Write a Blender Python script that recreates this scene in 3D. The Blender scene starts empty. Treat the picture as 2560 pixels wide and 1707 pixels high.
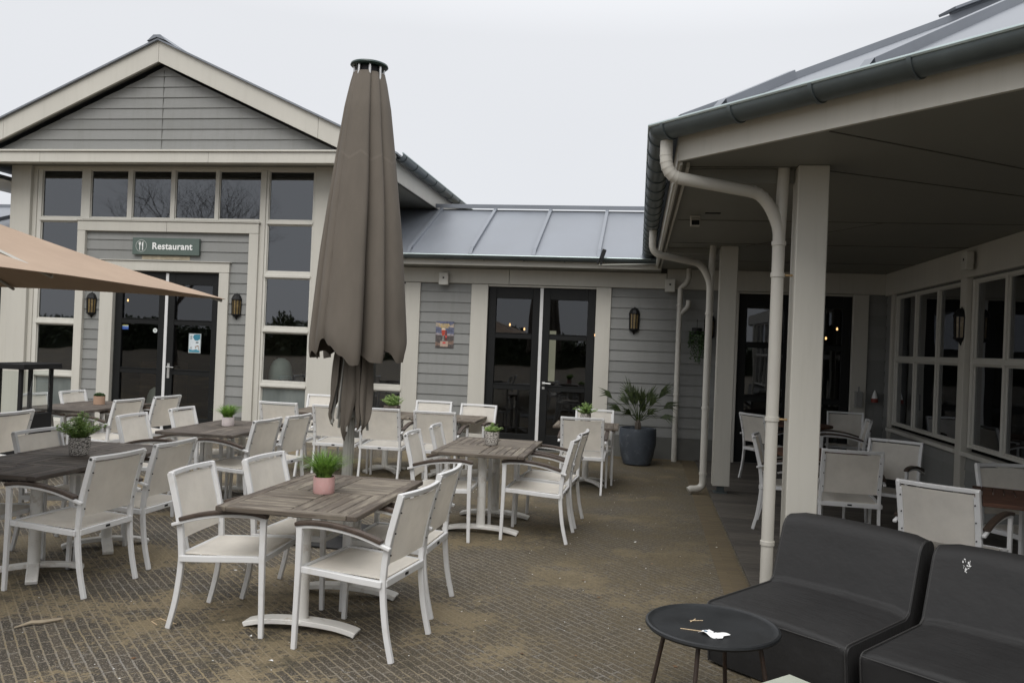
import bpy, bmesh, math, random
from mathutils import Vector, Matrix, noise
R = math.radians
random.seed(7)
S = bpy.context.scene
COL = S.collection

# ------------------------------------------------------------------ camera, sky, sun, exposure
YAW, ROLL, PITCH = R(9.21), R(2.3), R(.25)
fw = Vector((-math.sin(YAW), math.cos(YAW), 0)); rt = Vector((math.cos(YAW), math.sin(YAW), 0)); up = Vector((0, 0, 1))
f1 = fw*math.cos(PITCH) + up*math.sin(PITCH); u1 = up*math.cos(PITCH) - fw*math.sin(PITCH)
r2 = rt*math.cos(ROLL) + u1*math.sin(ROLL); u2 = u1*math.cos(ROLL) - rt*math.sin(ROLL)
cam_d = bpy.data.cameras.new('camera'); cam = bpy.data.objects.new('camera', cam_d); COL.objects.link(cam)
cam.matrix_world = Matrix(((r2.x, u2.x, -f1.x, 0), (r2.y, u2.y, -f1.y, 0), (r2.z, u2.z, -f1.z, 1.72), (0, 0, 0, 1)))
cam_d.sensor_width = 36; cam_d.lens = 36*2066/2560; cam_d.clip_start = .05; cam_d.clip_end = 800
S.camera = cam

SUN_EL, SUN_AZ = 48, 178      # the sun stands behind the clouds, behind the photographer
w = bpy.data.worlds.new('World'); S.world = w; w.use_nodes = True
nt = w.node_tree; N = nt.nodes; L = nt.links; bg = N['Background']
sky = N.new('ShaderNodeTexSky'); sky.sky_type = 'NISHITA'; sky.sun_disc = False
sky.sun_elevation = R(SUN_EL); sky.sun_rotation = R(SUN_AZ)
tc = N.new('ShaderNodeTexCoord'); sep = N.new('ShaderNodeSeparateXYZ'); L.new(tc.outputs['Generated'], sep.inputs[0])
rp = N.new('ShaderNodeValToRGB'); L.new(sep.outputs['Z'], rp.inputs[0])
rp.color_ramp.elements[0].position = 0; rp.color_ramp.elements[0].color = (.685, .70, .73, 1)
rp.color_ramp.elements[1].position = .9; rp.color_ramp.elements[1].color = (1.75, 1.76, 1.79, 1)
e = rp.color_ramp.elements.new(.35); e.color = (.71, .722, .748, 1)
sc = N.new('ShaderNodeVectorMath'); sc.operation = 'SCALE'; sc.inputs['Scale'].default_value = 10; L.new(rp.outputs[0], sc.inputs[0])
cn = N.new('ShaderNodeTexNoise'); cn.inputs['Scale'].default_value = 1.6; cn.inputs['Detail'].default_value = 3; L.new(tc.outputs['Generated'], cn.inputs[0])
mr = N.new('ShaderNodeMapRange'); mr.inputs[3].default_value = .95; mr.inputs[4].default_value = 1.05; L.new(cn.outputs[0], mr.inputs[0])
sc2 = N.new('ShaderNodeVectorMath'); sc2.operation = 'SCALE'; L.new(sc.outputs[0], sc2.inputs[0]); L.new(mr.outputs[0], sc2.inputs['Scale'])
mx = N.new('ShaderNodeMix'); mx.data_type = 'RGBA'; mx.inputs[0].default_value = .96
L.new(sky.outputs[0], mx.inputs[6]); L.new(sc2.outputs[0], mx.inputs[7]); L.new(mx.outputs[2], bg.inputs[0]); bg.inputs[1].default_value = .1
sl = bpy.data.lights.new('sun', 'SUN'); sl.energy = 1.5; sl.angle = R(40); sl.color = (1, .97, .93)
so = bpy.data.objects.new('sun', sl); COL.objects.link(so)
sd = Vector((math.sin(R(SUN_AZ))*math.cos(R(SUN_EL)), math.cos(R(SUN_AZ))*math.cos(R(SUN_EL)), math.sin(R(SUN_EL))))
so.rotation_euler = sd.to_track_quat('Z', 'Y').to_euler()
S.view_settings.view_transform = 'Standard'; S.view_settings.look = 'None'; S.view_settings.exposure = .2; S.view_settings.gamma = 1
try:
    S.cycles.max_bounces = 8; S.cycles.transparent_max_bounces = 16
except Exception: pass

# ------------------------------------------------------------------ materials
def newmat(name):
    m = bpy.data.materials.new(name); m.use_nodes = True
    return m, m.node_tree.nodes, m.node_tree.links, m.node_tree.nodes['Principled BSDF']
def mapping(N, L, src='Object', scale=(1, 1, 1), rot=(0, 0, 0)):
    t = N.new('ShaderNodeTexCoord'); mp = N.new('ShaderNodeMapping')
    mp.inputs['Scale'].default_value = scale; mp.inputs['Rotation'].default_value = rot
    L.new(t.outputs[src], mp.inputs[0]); return mp.outputs[0]
def noi(N, L, vec, scale, detail=4, rough=.6):
    n = N.new('ShaderNodeTexNoise'); n.inputs['Scale'].default_value = scale; n.inputs['Detail'].default_value = detail
    n.inputs['Roughness'].default_value = rough; L.new(vec, n.inputs['Vector']); return n.outputs[0]
def rmp(N, L, fac, stops):
    r = N.new('ShaderNodeValToRGB'); el = r.color_ramp.elements
    while len(el) > 1: el.remove(el[-1])
    el[0].position = stops[0][0]; el[0].color = (*stops[0][1], 1) if isinstance(stops[0][1], tuple) else (stops[0][1],)*3+(1,)
    for p, c in stops[1:]:
        k = el.new(p); k.color = (*c, 1) if isinstance(c, tuple) else (c, c, c, 1)
    L.new(fac, r.inputs[0]); return r.outputs[0]
def mixc(N, L, fac, a, b, mode='MIX'):
    m = N.new('ShaderNodeMix'); m.data_type = 'RGBA'; m.blend_type = mode
    for s, v in ((0, fac), (6, a), (7, b)):
        if hasattr(v, 'is_linked') or hasattr(v, 'links'): L.new(v, m.inputs[s])
        else: m.inputs[s].default_value = v if s == 0 else (*v, 1)
    return m.outputs[2]
def mth(N, L, op, a, b=0):
    m = N.new('ShaderNodeMath'); m.operation = op
    for s, v in ((0, a), (1, b)):
        if hasattr(v, 'links'): L.new(v, m.inputs[s])
        else: m.inputs[s].default_value = v
    return m.outputs[0]
def bump(N, L, B, h, strength=.3, dist=.002):
    b = N.new('ShaderNodeBump'); b.inputs['Strength'].default_value = strength; b.inputs['Distance'].default_value = dist
    L.new(h, b.inputs['Height']); L.new(b.outputs[0], B.inputs['Normal'])
def plain(name, c, rough=.5, metal=0, var=.12, scale=6, bmp=0, bscale=60, stretch=(1, 1, 1), dirt=None, dirt_amt=.5):
    m, N, L, B = newmat(name)
    v = mapping(N, L, 'Object', stretch)
    n1 = noi(N, L, v, scale, 5)
    a = tuple(x*(1-var) for x in c); b = tuple(min(1, x*(1+var)) for x in c)
    col = rmp(N, L, n1, [(.3, a), (.7, b)])
    if dirt:
        n2 = noi(N, L, v, scale*2.7, 8, .7)
        f = rmp(N, L, n2, [(.55, 0.), (.75, dirt_amt)])
        col = mixc(N, L, f, col, dirt)
    L.new(col, B.inputs['Base Color']); B.inputs['Roughness'].default_value = rough; B.inputs['Metallic'].default_value = metal
    rr = rmp(N, L, n1, [(.3, max(0., rough-.06)), (.7, min(1., rough+.06))]); L.new(rr, B.inputs['Roughness'])
    if bmp: bump(N, L, B, noi(N, L, v, bscale, 4), bmp)
    return m
M = {}
def streaky(name, c, stain):
    m = plain(name, c, .55, var=.05, scale=1.5, bmp=.12, bscale=25, stretch=(1, 1, .3)); N = m.node_tree.nodes; L = m.node_tree.links; B = N['Principled BSDF']
    src = B.inputs['Base Color'].links[0].from_socket
    v = mapping(N, L, 'Object', (9, 9, .5)); f = rmp(N, L, noi(N, L, v, 1.6, 8, .75), [(.50, 0.), (.80, .22)])
    col = mixc(N, L, f, src, stain)
    sx = N.new('ShaderNodeSeparateXYZ'); L.new(mapping(N, L, 'Object'), sx.inputs[0]); sp = noi(N, L, mapping(N, L, 'Object'), 45, 3, .7)
    col = mixc(N, L, rmp(N, L, sp, [(.72, 0.), (.78, .3)]), col, stain)
    L.new(col, B.inputs['Base Color']); return m
M['trim'] = streaky('cream_trim_paint', (.495, .477, .425), (.27, .26, .20)) if 1 else plain('cream_trim_paint', (.455, .44, .395), .55, var=.05, scale=1.5, bmp=.15, bscale=25, stretch=(1, 1, .3), dirt=(.33, .31, .26), dirt_amt=.22)
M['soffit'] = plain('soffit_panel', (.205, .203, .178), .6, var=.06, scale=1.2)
M['soffit_seam'] = plain('soffit_seam', (.085, .082, .07), .7)
M['frame'] = plain('window_frame_paint', (.54, .525, .475), .45, var=.04, dirt=(.35, .33, .27), dirt_amt=.25)
M['pipe'] = plain('downpipe_plastic', (.52, .50, .45), .4, var=.05, scale=2)
M['black'] = plain('black_door_paint', (.006, .0065, .0065), .55, var=.2)
M['zinc'] = plain('zinc_roof', (.185, .20, .225), .5, .2, var=.10, scale=1.3, stretch=(1, .4, 1), dirt=(.22, .24, .26), dirt_amt=.3)
M['gutter'] = plain('zinc_gutter', (.10, .12, .125), .42, .5, var=.2, scale=3)
M['gbead'] = plain('zinc_bead', (.34, .40, .40), .35, .6, var=.1)
M['plinth'] = plain('grey_plinth', (.11, .11, .10), .8, var=.15, scale=3, bmp=.3)
M['steel'] = plain('brushed_steel', (.55, .55, .54), .3, .8, var=.05)
M['white_metal'] = plain('white_powder_coat', (.62, .62, .615), .38, var=.04, scale=3, dirt=(.42, .38, .30), dirt_amt=.35)
M['worn_metal'] = plain('worn_white_base', (.66, .65, .62), .5, var=.06, scale=4, dirt=(.28, .20, .12), dirt_amt=.75)
M['dark'] = plain('dark_metal', (.009, .009, .0095), .55, var=.2)
M['rust'] = plain('rusty_leg', (.035, .022, .016), .6, var=.4, scale=9, dirt=(.10, .04, .015), dirt_amt=.7)
M['sofa'] = plain('charcoal_upholstery', (.023, .0225, .0225), .58, var=.12, scale=3, bmp=.25, bscale=350)
M['sofa_piping'] = plain('charcoal_piping', (.034, .033, .032), .6)
M['pot_grey'] = plain('blue_grey_pot', (.050, .060, .074), .55, var=.35, scale=3, dirt=(.22, .24, .26), dirt_amt=.5)
M['soil'] = plain('soil', (.02, .016, .012), .95, bmp=.6)
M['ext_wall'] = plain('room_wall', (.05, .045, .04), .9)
M['sign'] = plain('green_sign', (.085, .115, .10), .45, var=.04)
M['white_ink'] = plain('white_lettering', (.78, .78, .76), .5, var=.02)
M['speaker'] = plain('speaker_cream', (.55, .54, .49), .5, var=.04)
M['paper'] = plain('paper', (.78, .78, .77), .7, var=.02)
M['stick_wood'] = plain('stick_wood', (.55, .42, .27), .7, var=.1)
M['lowtop'] = plain('pale_table_top', (.36, .38, .32), .5, var=.08, scale=4)
M['bark'] = plain('bark', (.06, .05, .04), .9, var=.3, bmp=.5)
M['umbpole'] = plain('umbrella_pole_metal', (.30, .295, .27), .45, .35, var=.05)
M['capgreen'] = plain('cap_green', (.012, .035, .030), .35, var=.1)
M['white_pot'] = plain('white_pot_glaze', (.62, .55, .54), .5, var=.05)
M['terra'] = plain('terracotta_glaze', (.34, .22, .15), .6, var=.1)
M['woodbox'] = plain('grey_wood_box', (.17, .14, .12), .8, var=.35, scale=18, stretch=(1, 1, 6))
M['teak_pad'] = plain('armrest_wood', (.055, .038, .028), .55, var=.45, scale=16, stretch=(6, 1, 1), dirt=(.12, .09, .07), dirt_amt=.4)
M['vase'] = plain('pale_vase', (.62, .70, .66), .5, var=.05)

def emis(name, c, s):
    m, N, L, B = newmat(name); B.inputs['Base Color'].default_value = (*c, 1)
    B.inputs['Emission Color'].default_value = (*c, 1); B.inputs['Emission Strength'].default_value = s; return m
M['bulb'] = emis('warm_bulb', (1, .58, .24), 4)
M['amber'] = plain('amber_lantern_glass', (.17, .12, .05), .25, var=.35, scale=14)

def leaf(name, c1, c2, transl=.25):
    m, N, L, B = newmat(name)
    v = mapping(N, L); n = noi(N, L, v, 22, 3)
    col = rmp(N, L, n, [(.32, c1), (.68, c2)]); L.new(col, B.inputs['Base Color']); B.inputs['Roughness'].default_value = .5
    t = N.new('ShaderNodeBsdfTranslucent'); L.new(col, t.inputs[0]); a = N.new('ShaderNodeMixShader'); a.inputs[0].default_value = transl
    L.new(B.outputs[0], a.inputs[1]); L.new(t.outputs[0], a.inputs[2]); L.new(a.outputs[0], N['Material Output'].inputs[0]); return m
M['grass'] = leaf('grass_blades', (.045, .11, .015), (.24, .40, .07), .35)
M['leaf'] = leaf('small_leaves', (.13, .25, .06), (.48, .60, .24), .45)
M['darkleaf'] = leaf('sedum_leaves', (.015, .04, .012), (.06, .12, .03))
M['palm'] = leaf('palm_leaf', (.014, .026, .008), (.06, .085, .022), .15)
M['hedge'] = leaf('hedge_leaf', (.02, .03, .012), (.06, .08, .03), .1)
M['deadleaf'] = leaf('fallen_leaf', (.10, .045, .02), (.22, .13, .06))

def glass_mat(name, tint, refl=.10):
    m = bpy.data.materials.new(name); m.use_nodes = True; N = m.node_tree.nodes; L = m.node_tree.links
    N.remove(N['Principled BSDF']); out = N['Material Output']
    lw = N.new('ShaderNodeLayerWeight'); lw.inputs[0].default_value = .5
    p = mth(N, L, 'POWER', lw.outputs['Facing'], 4); p = mth(N, L, 'MULTIPLY', p, .8); p = mth(N, L, 'ADD', p, refl)
    g = N.new('ShaderNodeBsdfGlossy'); g.inputs['Roughness'].default_value = .015; g.inputs[0].default_value = (.92, .95, 1, 1)
    v = mapping(N, L); h = noi(N, L, v, 1.1, 1)
    b = N.new('ShaderNodeBump'); b.inputs['Strength'].default_value = .05; b.inputs['Distance'].default_value = .05
    L.new(h, b.inputs['Height']); L.new(b.outputs[0], g.inputs['Normal'])
    t = N.new('ShaderNodeBsdfTransparent'); t.inputs[0].default_value = (*tint, 1)
    a = N.new('ShaderNodeMixShader'); L.new(p, a.inputs[0]); L.new(t.outputs[0], a.inputs[1]); L.new(g.outputs[0], a.inputs[2]); L.new(a.outputs[0], out.inputs[0])
    return m
M['glass'] = glass_mat('window_glass', (.42, .44, .43), .135)
M['clear'] = glass_mat('clear_glass', (.80, .84, .82), .05)
M['doorglass'] = glass_mat('door_glass', (.40, .40, .38), .075)
for k in ('black', 'dark', 'sofa'): M[k].node_tree.nodes['Principled BSDF'].inputs['Specular IOR Level'].default_value = .28
m, N, L, B = M['sofa'], M['sofa'].node_tree.nodes, M['sofa'].node_tree.links, M['sofa'].node_tree.nodes['Principled BSDF']
w1 = noi(N, L, mapping(N, L, 'Object', (1, 3, 1)), 3.5, 4, .55); b2 = N.new('ShaderNodeBump'); b2.inputs['Strength'].default_value = .5; b2.inputs['Distance'].default_value = .025; L.new(w1, b2.inputs['Height']); L.new(B.inputs['Normal'].links[0].from_socket, b2.inputs['Normal']); L.new(b2.outputs[0], B.inputs['Normal'])
mf, N, L, B = newmat('frosted_glass'); v = mapping(N, L, 'Object', (1, 1, .5))
L.new(rmp(N, L, noi(N, L, v, 3, 3), [(.3, (.11, .125, .12)), (.7, (.19, .21, .20))]), B.inputs['Base Color']); B.inputs['Roughness'].default_value = .18; M['frosted'] = mf

# siding: fibre-cement boards with fine horizontal grain
m, N, L, B = newmat('grey_siding'); v = mapping(N, L, 'Object', (1, 1, 14)); g = noi(N, L, v, 9, 8, .7)
v2 = mapping(N, L, 'Object', (.5, .5, .5)); g2 = noi(N, L, v2, 1.4, 4)
col = rmp(N, L, g, [(.25, (.186, .190, .184)), (.75, (.232, .236, .229))])
tn = N.new('ShaderNodeAttribute'); tn.attribute_name = 'tone'
col = mixc(N, L, .30, col, rmp(N, L, tn.outputs['Fac'], [(0, (.145, .146, .135)), (1, (.29, .286, .272))]))
col = mixc(N, L, rmp(N, L, g2, [(.4, 0.), (.8, .25)]), col, (.15, .15, .13)); vs = mapping(N, L, 'Object', (3, 3, .25)); col = mixc(N, L, rmp(N, L, noi(N, L, vs, 3, 6, .7), [(.5, 0.), (.8, .35)]), col, (.13, .13, .11)); L.new(col, B.inputs['Base Color']); B.inputs['Roughness'].default_value = .62
bump(N, L, B, g, .25, .003); M['siding'] = m

# weathered teak: UV = metres along / across the slat, tone = shade of that slat
def teak(name, a, b, c):
    m, N, L, B = newmat(name); v = mapping(N, L, 'UV', (3.0, 85, 1)); g = noi(N, L, v, 1.0, 8, .7)
    vk = mapping(N, L, 'UV', (3, 14, 1)); k = noi(N, L, vk, 1.0, 4, .6)
    tn = N.new('ShaderNodeAttribute'); tn.attribute_name = 'tone'
    base = rmp(N, L, tn.outputs['Fac'], [(0, a), (.5, b), (1, c)])
    col = mixc(N, L, rmp(N, L, g, [(.38, .85), (.60, 0.)]), base, tuple(x*.30 for x in b))
    col = mixc(N, L, rmp(N, L, k, [(.48, 0.), (.70, .6)]), col, tuple(x*1.1 for x in c))
    L.new(col, B.inputs['Base Color']); B.inputs['Roughness'].default_value = .7; bump(N, L, B, g, .5, .003); return m
M['darkteak'] = teak('dark_weathered_teak', (.046, .034, .027), (.092, .074, .060), (.18, .152, .124))
M['teak'] = teak('weathered_teak', (.070, .050, .037), (.140, .114, .088), (.275, .240, .185))
M['redteak'] = teak('oiled_hardwood', (.045, .018, .010), (.085, .034, .018), (.14, .06, .03))

# textile sling
def textile(name, c, transl):
    m, N, L, B = newmat(name); v = mapping(N, L, 'UV', (1, 1, 1)); wv = N.new('ShaderNodeTexWave'); wv.inputs['Scale'].default_value = 110; L.new(v, wv.inputs[0])
    wv2 = N.new('ShaderNodeTexWave'); wv2.bands_direction = 'Y'; wv2.inputs['Scale'].default_value = 110; L.new(v, wv2.inputs[0])
    h = mth(N, L, 'ADD', wv.outputs[1], wv2.outputs[1])
    o = mapping(N, L); n = noi(N, L, o, 5, 5)
    col = rmp(N, L, n, [(.3, tuple(x*.86 for x in c)), (.7, c)])
    st = noi(N, L, mapping(N, L, 'Object', (1, 1, .6)), 9, 8, .75); col = mixc(N, L, rmp(N, L, st, [(.50, 0.), (.80, .12)]), col, (.50, .44, .34)); L.new(col, B.inputs['Base Color']); B.inputs['Roughness'].default_value = .75
    bump(N, L, B, h, .12, .001)
    t = N.new('ShaderNodeBsdfTranslucent'); L.new(col, t.inputs[0]); a = N.new('ShaderNodeMixShader'); a.inputs[0].default_value = transl
    L.new(B.outputs[0], a.inputs[1]); L.new(t.outputs[0], a.inputs[2]); tr_ = N.new('ShaderNodeBsdfTransparent'); a2 = N.new('ShaderNodeMixShader'); a2.inputs[0].default_value = .05
    L.new(a.outputs[0], a2.inputs[1]); L.new(tr_.outputs[0], a2.inputs[2]); L.new(a2.outputs[0], N['Material Output'].inputs[0]); return m
M['sling'] = textile('cream_textile', (.90, .865, .80), .45)
def canopy(name, c1, c2, transl):
    m, N, L, B = newmat(name); v = mapping(N, L, 'Object', (1, 1, .35)); n = noi(N, L, v, 2.5, 5)
    col = rmp(N, L, n, [(.3, c1), (.7, c2)]); L.new(col, B.inputs['Base Color']); B.inputs['Roughness'].default_value = .85
    fn = noi(N, L, mapping(N, L, 'Object', (1, 1, .5)), 30, 3); bump(N, L, B, fn, .15, .004)
    t = N.new('ShaderNodeBsdfTranslucent'); L.new(col, t.inputs[0]); a = N.new('ShaderNodeMixShader'); a.inputs[0].default_value = transl
    L.new(B.outputs[0], a.inputs[1]); L.new(t.outputs[0], a.inputs[2]); L.new(a.outputs[0], N['Material Output'].inputs[0]); return m
M['taupe'] = canopy('taupe_canvas', (.104, .089, .072), (.136, .116, .094), .04)
m = M['taupe']; N, L, B = m.node_tree.nodes, m.node_tree.links, m.node_tree.nodes['Principled BSDF']; src = B.inputs['Base Color'].links[0].from_socket
v = mapping(N, L, 'Object'); sx = N.new('ShaderNodeSeparateXYZ'); L.new(v, sx.inputs[0])
an = mth(N, L, 'ARCTAN2', sx.outputs['Y'], sx.outputs['X']); tri = mth(N, L, 'PINGPONG', mth(N, L, 'ADD', an, 3.3), .39)
dz = mth(N, L, 'ABSOLUTE', mth(N, L, 'SUBTRACT', mth(N, L, 'SUBTRACT', sx.outputs['Z'], 3.24), mth(N, L, 'MULTIPLY', tri, .16)))
cz = mixc(N, L, rmp(N, L, dz, [(.004, .18), (.018, 0.)]), src, (.22, .19, .16))
blot = noi(N, L, mapping(N, L, 'Object', (1.5, 1.5, .6)), 2.2, 7, .7); cz = mixc(N, L, rmp(N, L, blot, [(.45, 0.), (.75, .35)]), cz, (.075, .066, .052)); L.new(cz, B.inputs['Base Color'])
M['tan'] = canopy('tan_canvas', (.29, .21, .15), (.34, .25, .18), .03)

def patterned(name, c1, c2, sc):
    m, N, L, B = newmat(name); v = mapping(N, L, 'Object', (sc, sc, sc*1.6)); vo = N.new('ShaderNodeTexVoronoi'); vo.inputs['Scale'].default_value = 1; L.new(v, vo.inputs['Vector'])
    col = rmp(N, L, vo.outputs['Distance'], [(.42, c1), (.68, c2)]); L.new(col, B.inputs['Base Color']); B.inputs['Roughness'].default_value = .7; bump(N, L, B, vo.outputs['Distance'], .6, .004); return m
M['knit'] = patterned('patterned_pot', (.52, .49, .45), (.10, .09, .08), 80)
M['pink'] = plain('pink_glazed_pot', (.56, .33, .31), .45, var=.05, scale=12, dirt=(.58, .46, .47), dirt_amt=.8)

# paving: small clinkers in running bond laid at 45 degrees, sand in the joints, moss and drifted sand
m, N, L, B = newmat('brick_paving'); v = mapping(N, L, 'Object', (1, 1, 1), (0, 0, R(45)))
wob = N.new('ShaderNodeVectorMath'); wob.operation = 'SCALE'; wn = N.new('ShaderNodeTexNoise'); wn.inputs['Scale'].default_value = 2.2; L.new(v, wn.inputs['Vector'])
L.new(wn.outputs['Color'], wob.inputs[0]); wob.inputs['Scale'].default_value = .020
va = N.new('ShaderNodeVectorMath'); L.new(v, va.inputs[0]); L.new(wob.outputs[0], va.inputs[1])
wob2 = N.new('ShaderNodeVectorMath'); wob2.operation = 'SCALE'; wn2 = N.new('ShaderNodeTexNoise'); wn2.inputs['Scale'].default_value = 28; L.new(v, wn2.inputs['Vector'])
L.new(wn2.outputs['Color'], wob2.inputs[0]); wob2.inputs['Scale'].default_value = .012
vb = N.new('ShaderNodeVectorMath'); L.new(va.outputs[0], vb.inputs[0]); L.new(wob2.outputs[0], vb.inputs[1])
bt = N.new('ShaderNodeTexBrick'); L.new(vb.outputs[0], bt.inputs['Vector']); bt.inputs['Scale'].default_value = 1
bt.inputs['Brick Width'].default_value = .20; bt.inputs['Row Height'].default_value = .052; bt.inputs['Mortar Size'].default_value = .0055; bt.inputs['Mortar Smooth'].default_value = .35
bt.inputs['Color1'].default_value = (.042, .034, .024, 1); bt.inputs['Color2'].default_value = (.072, .058, .041, 1); bt.inputs['Mortar'].default_value = (.2, .2, .2, 1); bt.inputs['Bias'].default_value = -.1
o = mapping(N, L)
sp = noi(N, L, o, 85, 2, .7); sp2 = noi(N, L, o, 48, 6, .85)
col = mixc(N, L, rmp(N, L, sp2, [(.38, .85), (.52, 0.)]), bt.outputs['Color'], (.020, .018, .015))
col = mixc(N, L, rmp(N, L, sp, [(.54, 0.), (.66, .75)]), col, (.27, .235, .18))
vo = N.new('ShaderNodeTexVoronoi'); vo.inputs['Scale'].default_value = 55; L.new(o, vo.inputs['Vector'])
col = mixc(N, L, rmp(N, L, vo.outputs['Distance'], [(.10, .8), (.16, 0.)]), col, (.42, .39, .35))
sand = rmp(N, L, noi(N, L, o, 70, 4), [(.3, (.155, .120, .066)), (.7, (.27, .215, .128))])
sx = N.new('ShaderNodeSeparateXYZ'); L.new(o, sx.inputs[0])
# joints washed out and mossy towards the building on the right
ax = N.new('ShaderNodeMapRange'); L.new(mth(N, L, 'ADD', sx.outputs['X'], mth(N, L, 'MULTIPLY', sx.outputs['Y'], .28)), ax.inputs[0])
ax.inputs[1].default_value = -1.2; ax.inputs[2].default_value = 2.2; ax.interpolation_type = 'SMOOTHSTEP'
jn = rmp(N, L, noi(N, L, o, 3.2, 5), [(.36, .25), (.62, 1.)])
jf = mth(N, L, 'MULTIPLY', bt.outputs['Fac'], jn); jf = mth(N, L, 'MULTIPLY', jf, mth(N, L, 'SUBTRACT', 1, mth(N, L, 'MULTIPLY', ax.outputs[0], .72)))
col = mixc(N, L, jf, col, sand)
big = noi(N, L, o, 1.1, 6, .65); fine = noi(N, L, o, 24, 5, .75)
mf_ = mth(N, L, 'MULTIPLY', mth(N, L, 'ADD', big, mth(N, L, 'MULTIPLY', fine, .55)), 1.0)
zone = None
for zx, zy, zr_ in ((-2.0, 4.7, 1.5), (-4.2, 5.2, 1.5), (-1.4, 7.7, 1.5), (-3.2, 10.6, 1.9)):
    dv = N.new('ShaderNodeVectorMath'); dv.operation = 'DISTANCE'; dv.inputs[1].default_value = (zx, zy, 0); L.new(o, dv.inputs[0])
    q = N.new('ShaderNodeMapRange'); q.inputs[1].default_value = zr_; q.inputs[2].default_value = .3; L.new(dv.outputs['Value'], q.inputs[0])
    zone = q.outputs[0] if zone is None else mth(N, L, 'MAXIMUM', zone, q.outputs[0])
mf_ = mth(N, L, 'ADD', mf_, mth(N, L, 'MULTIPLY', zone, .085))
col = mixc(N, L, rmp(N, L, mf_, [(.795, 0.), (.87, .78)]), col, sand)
moss = mixc(N, L, rmp(N, L, noi(N, L, o, 42, 6, .85), [(.34, 0.), (.66, 1.)]), (.026, .021, .011), (.150, .116, .062))
mossf = mth(N, L, 'MULTIPLY', ax.outputs[0], rmp(N, L, mth(N, L, 'ADD', mth(N, L, 'MULTIPLY', noi(N, L, o, 2.0, 6, .7), .6), mth(N, L, 'MULTIPLY', fine, .4)), [(.36, .15), (.58, .92)]))
col = mixc(N, L, mossf, col, moss)
dk = mth(N, L, 'ADD', noi(N, L, o, 3.1, 8, .8), mth(N, L, 'MULTIPLY', zone, .09)); col = mixc(N, L, rmp(N, L, dk, [(.58, 0.), (.68, .62)]), col, (.036, .031, .018))  # dark blotches, denser around the tables
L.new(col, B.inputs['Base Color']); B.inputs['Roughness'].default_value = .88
hh = mth(N, L, 'SUBTRACT', mth(N, L, 'MULTIPLY', sp2, .5), mth(N, L, 'MULTIPLY', jf, .8)); bump(N, L, B, hh, .8, .006); M['paving'] = m

m, N, L, B = newmat('edge_bricks'); v = mapping(N, L, 'Object'); bt = N.new('ShaderNodeTexBrick'); L.new(v, bt.inputs['Vector']); bt.inputs['Scale'].default_value = 1
bt.inputs['Brick Width'].default_value = .2; bt.inputs['Row Height'].default_value = .052; bt.inputs['Mortar Size'].default_value = .004
bt.inputs['Color1'].default_value = (.078, .060, .036, 1); bt.inputs['Color2'].default_value = (.115, .088, .050, 1); bt.inputs['Mortar'].default_value = (.085, .06, .03, 1)
n = noi(N, L, v, 14, 6, .7); col = mixc(N, L, rmp(N, L, n, [(.4, 0.), (.7, .75)]), bt.outputs['Color'], (.10, .075, .035)); L.new(col, B.inputs['Base Color']); B.inputs['Roughness'].default_value = .9
bump(N, L, B, n, .5, .005); M['edge'] = m

m, N, L, B = newmat('deck_boards'); v = mapping(N, L, 'Object', (1.5, 45, 1)); g = noi(N, L, v, 1.3, 7, .7)
tn = N.new('ShaderNodeAttribute'); tn.attribute_name = 'tone'
col = mixc(N, L, rmp(N, L, tn.outputs['Fac'], [(0, 0.), (1, 1.)]), (.050, .043, .036), (.105, .092, .075))
col = mixc(N, L, rmp(N, L, g, [(.35, .7), (.6, 0.)]), col, (.02, .017, .014)); L.new(col, B.inputs['Base Color']); B.inputs['Roughness'].default_value = .7
bump(N, L, B, g, .5, .004); M['deck'] = m

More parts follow.
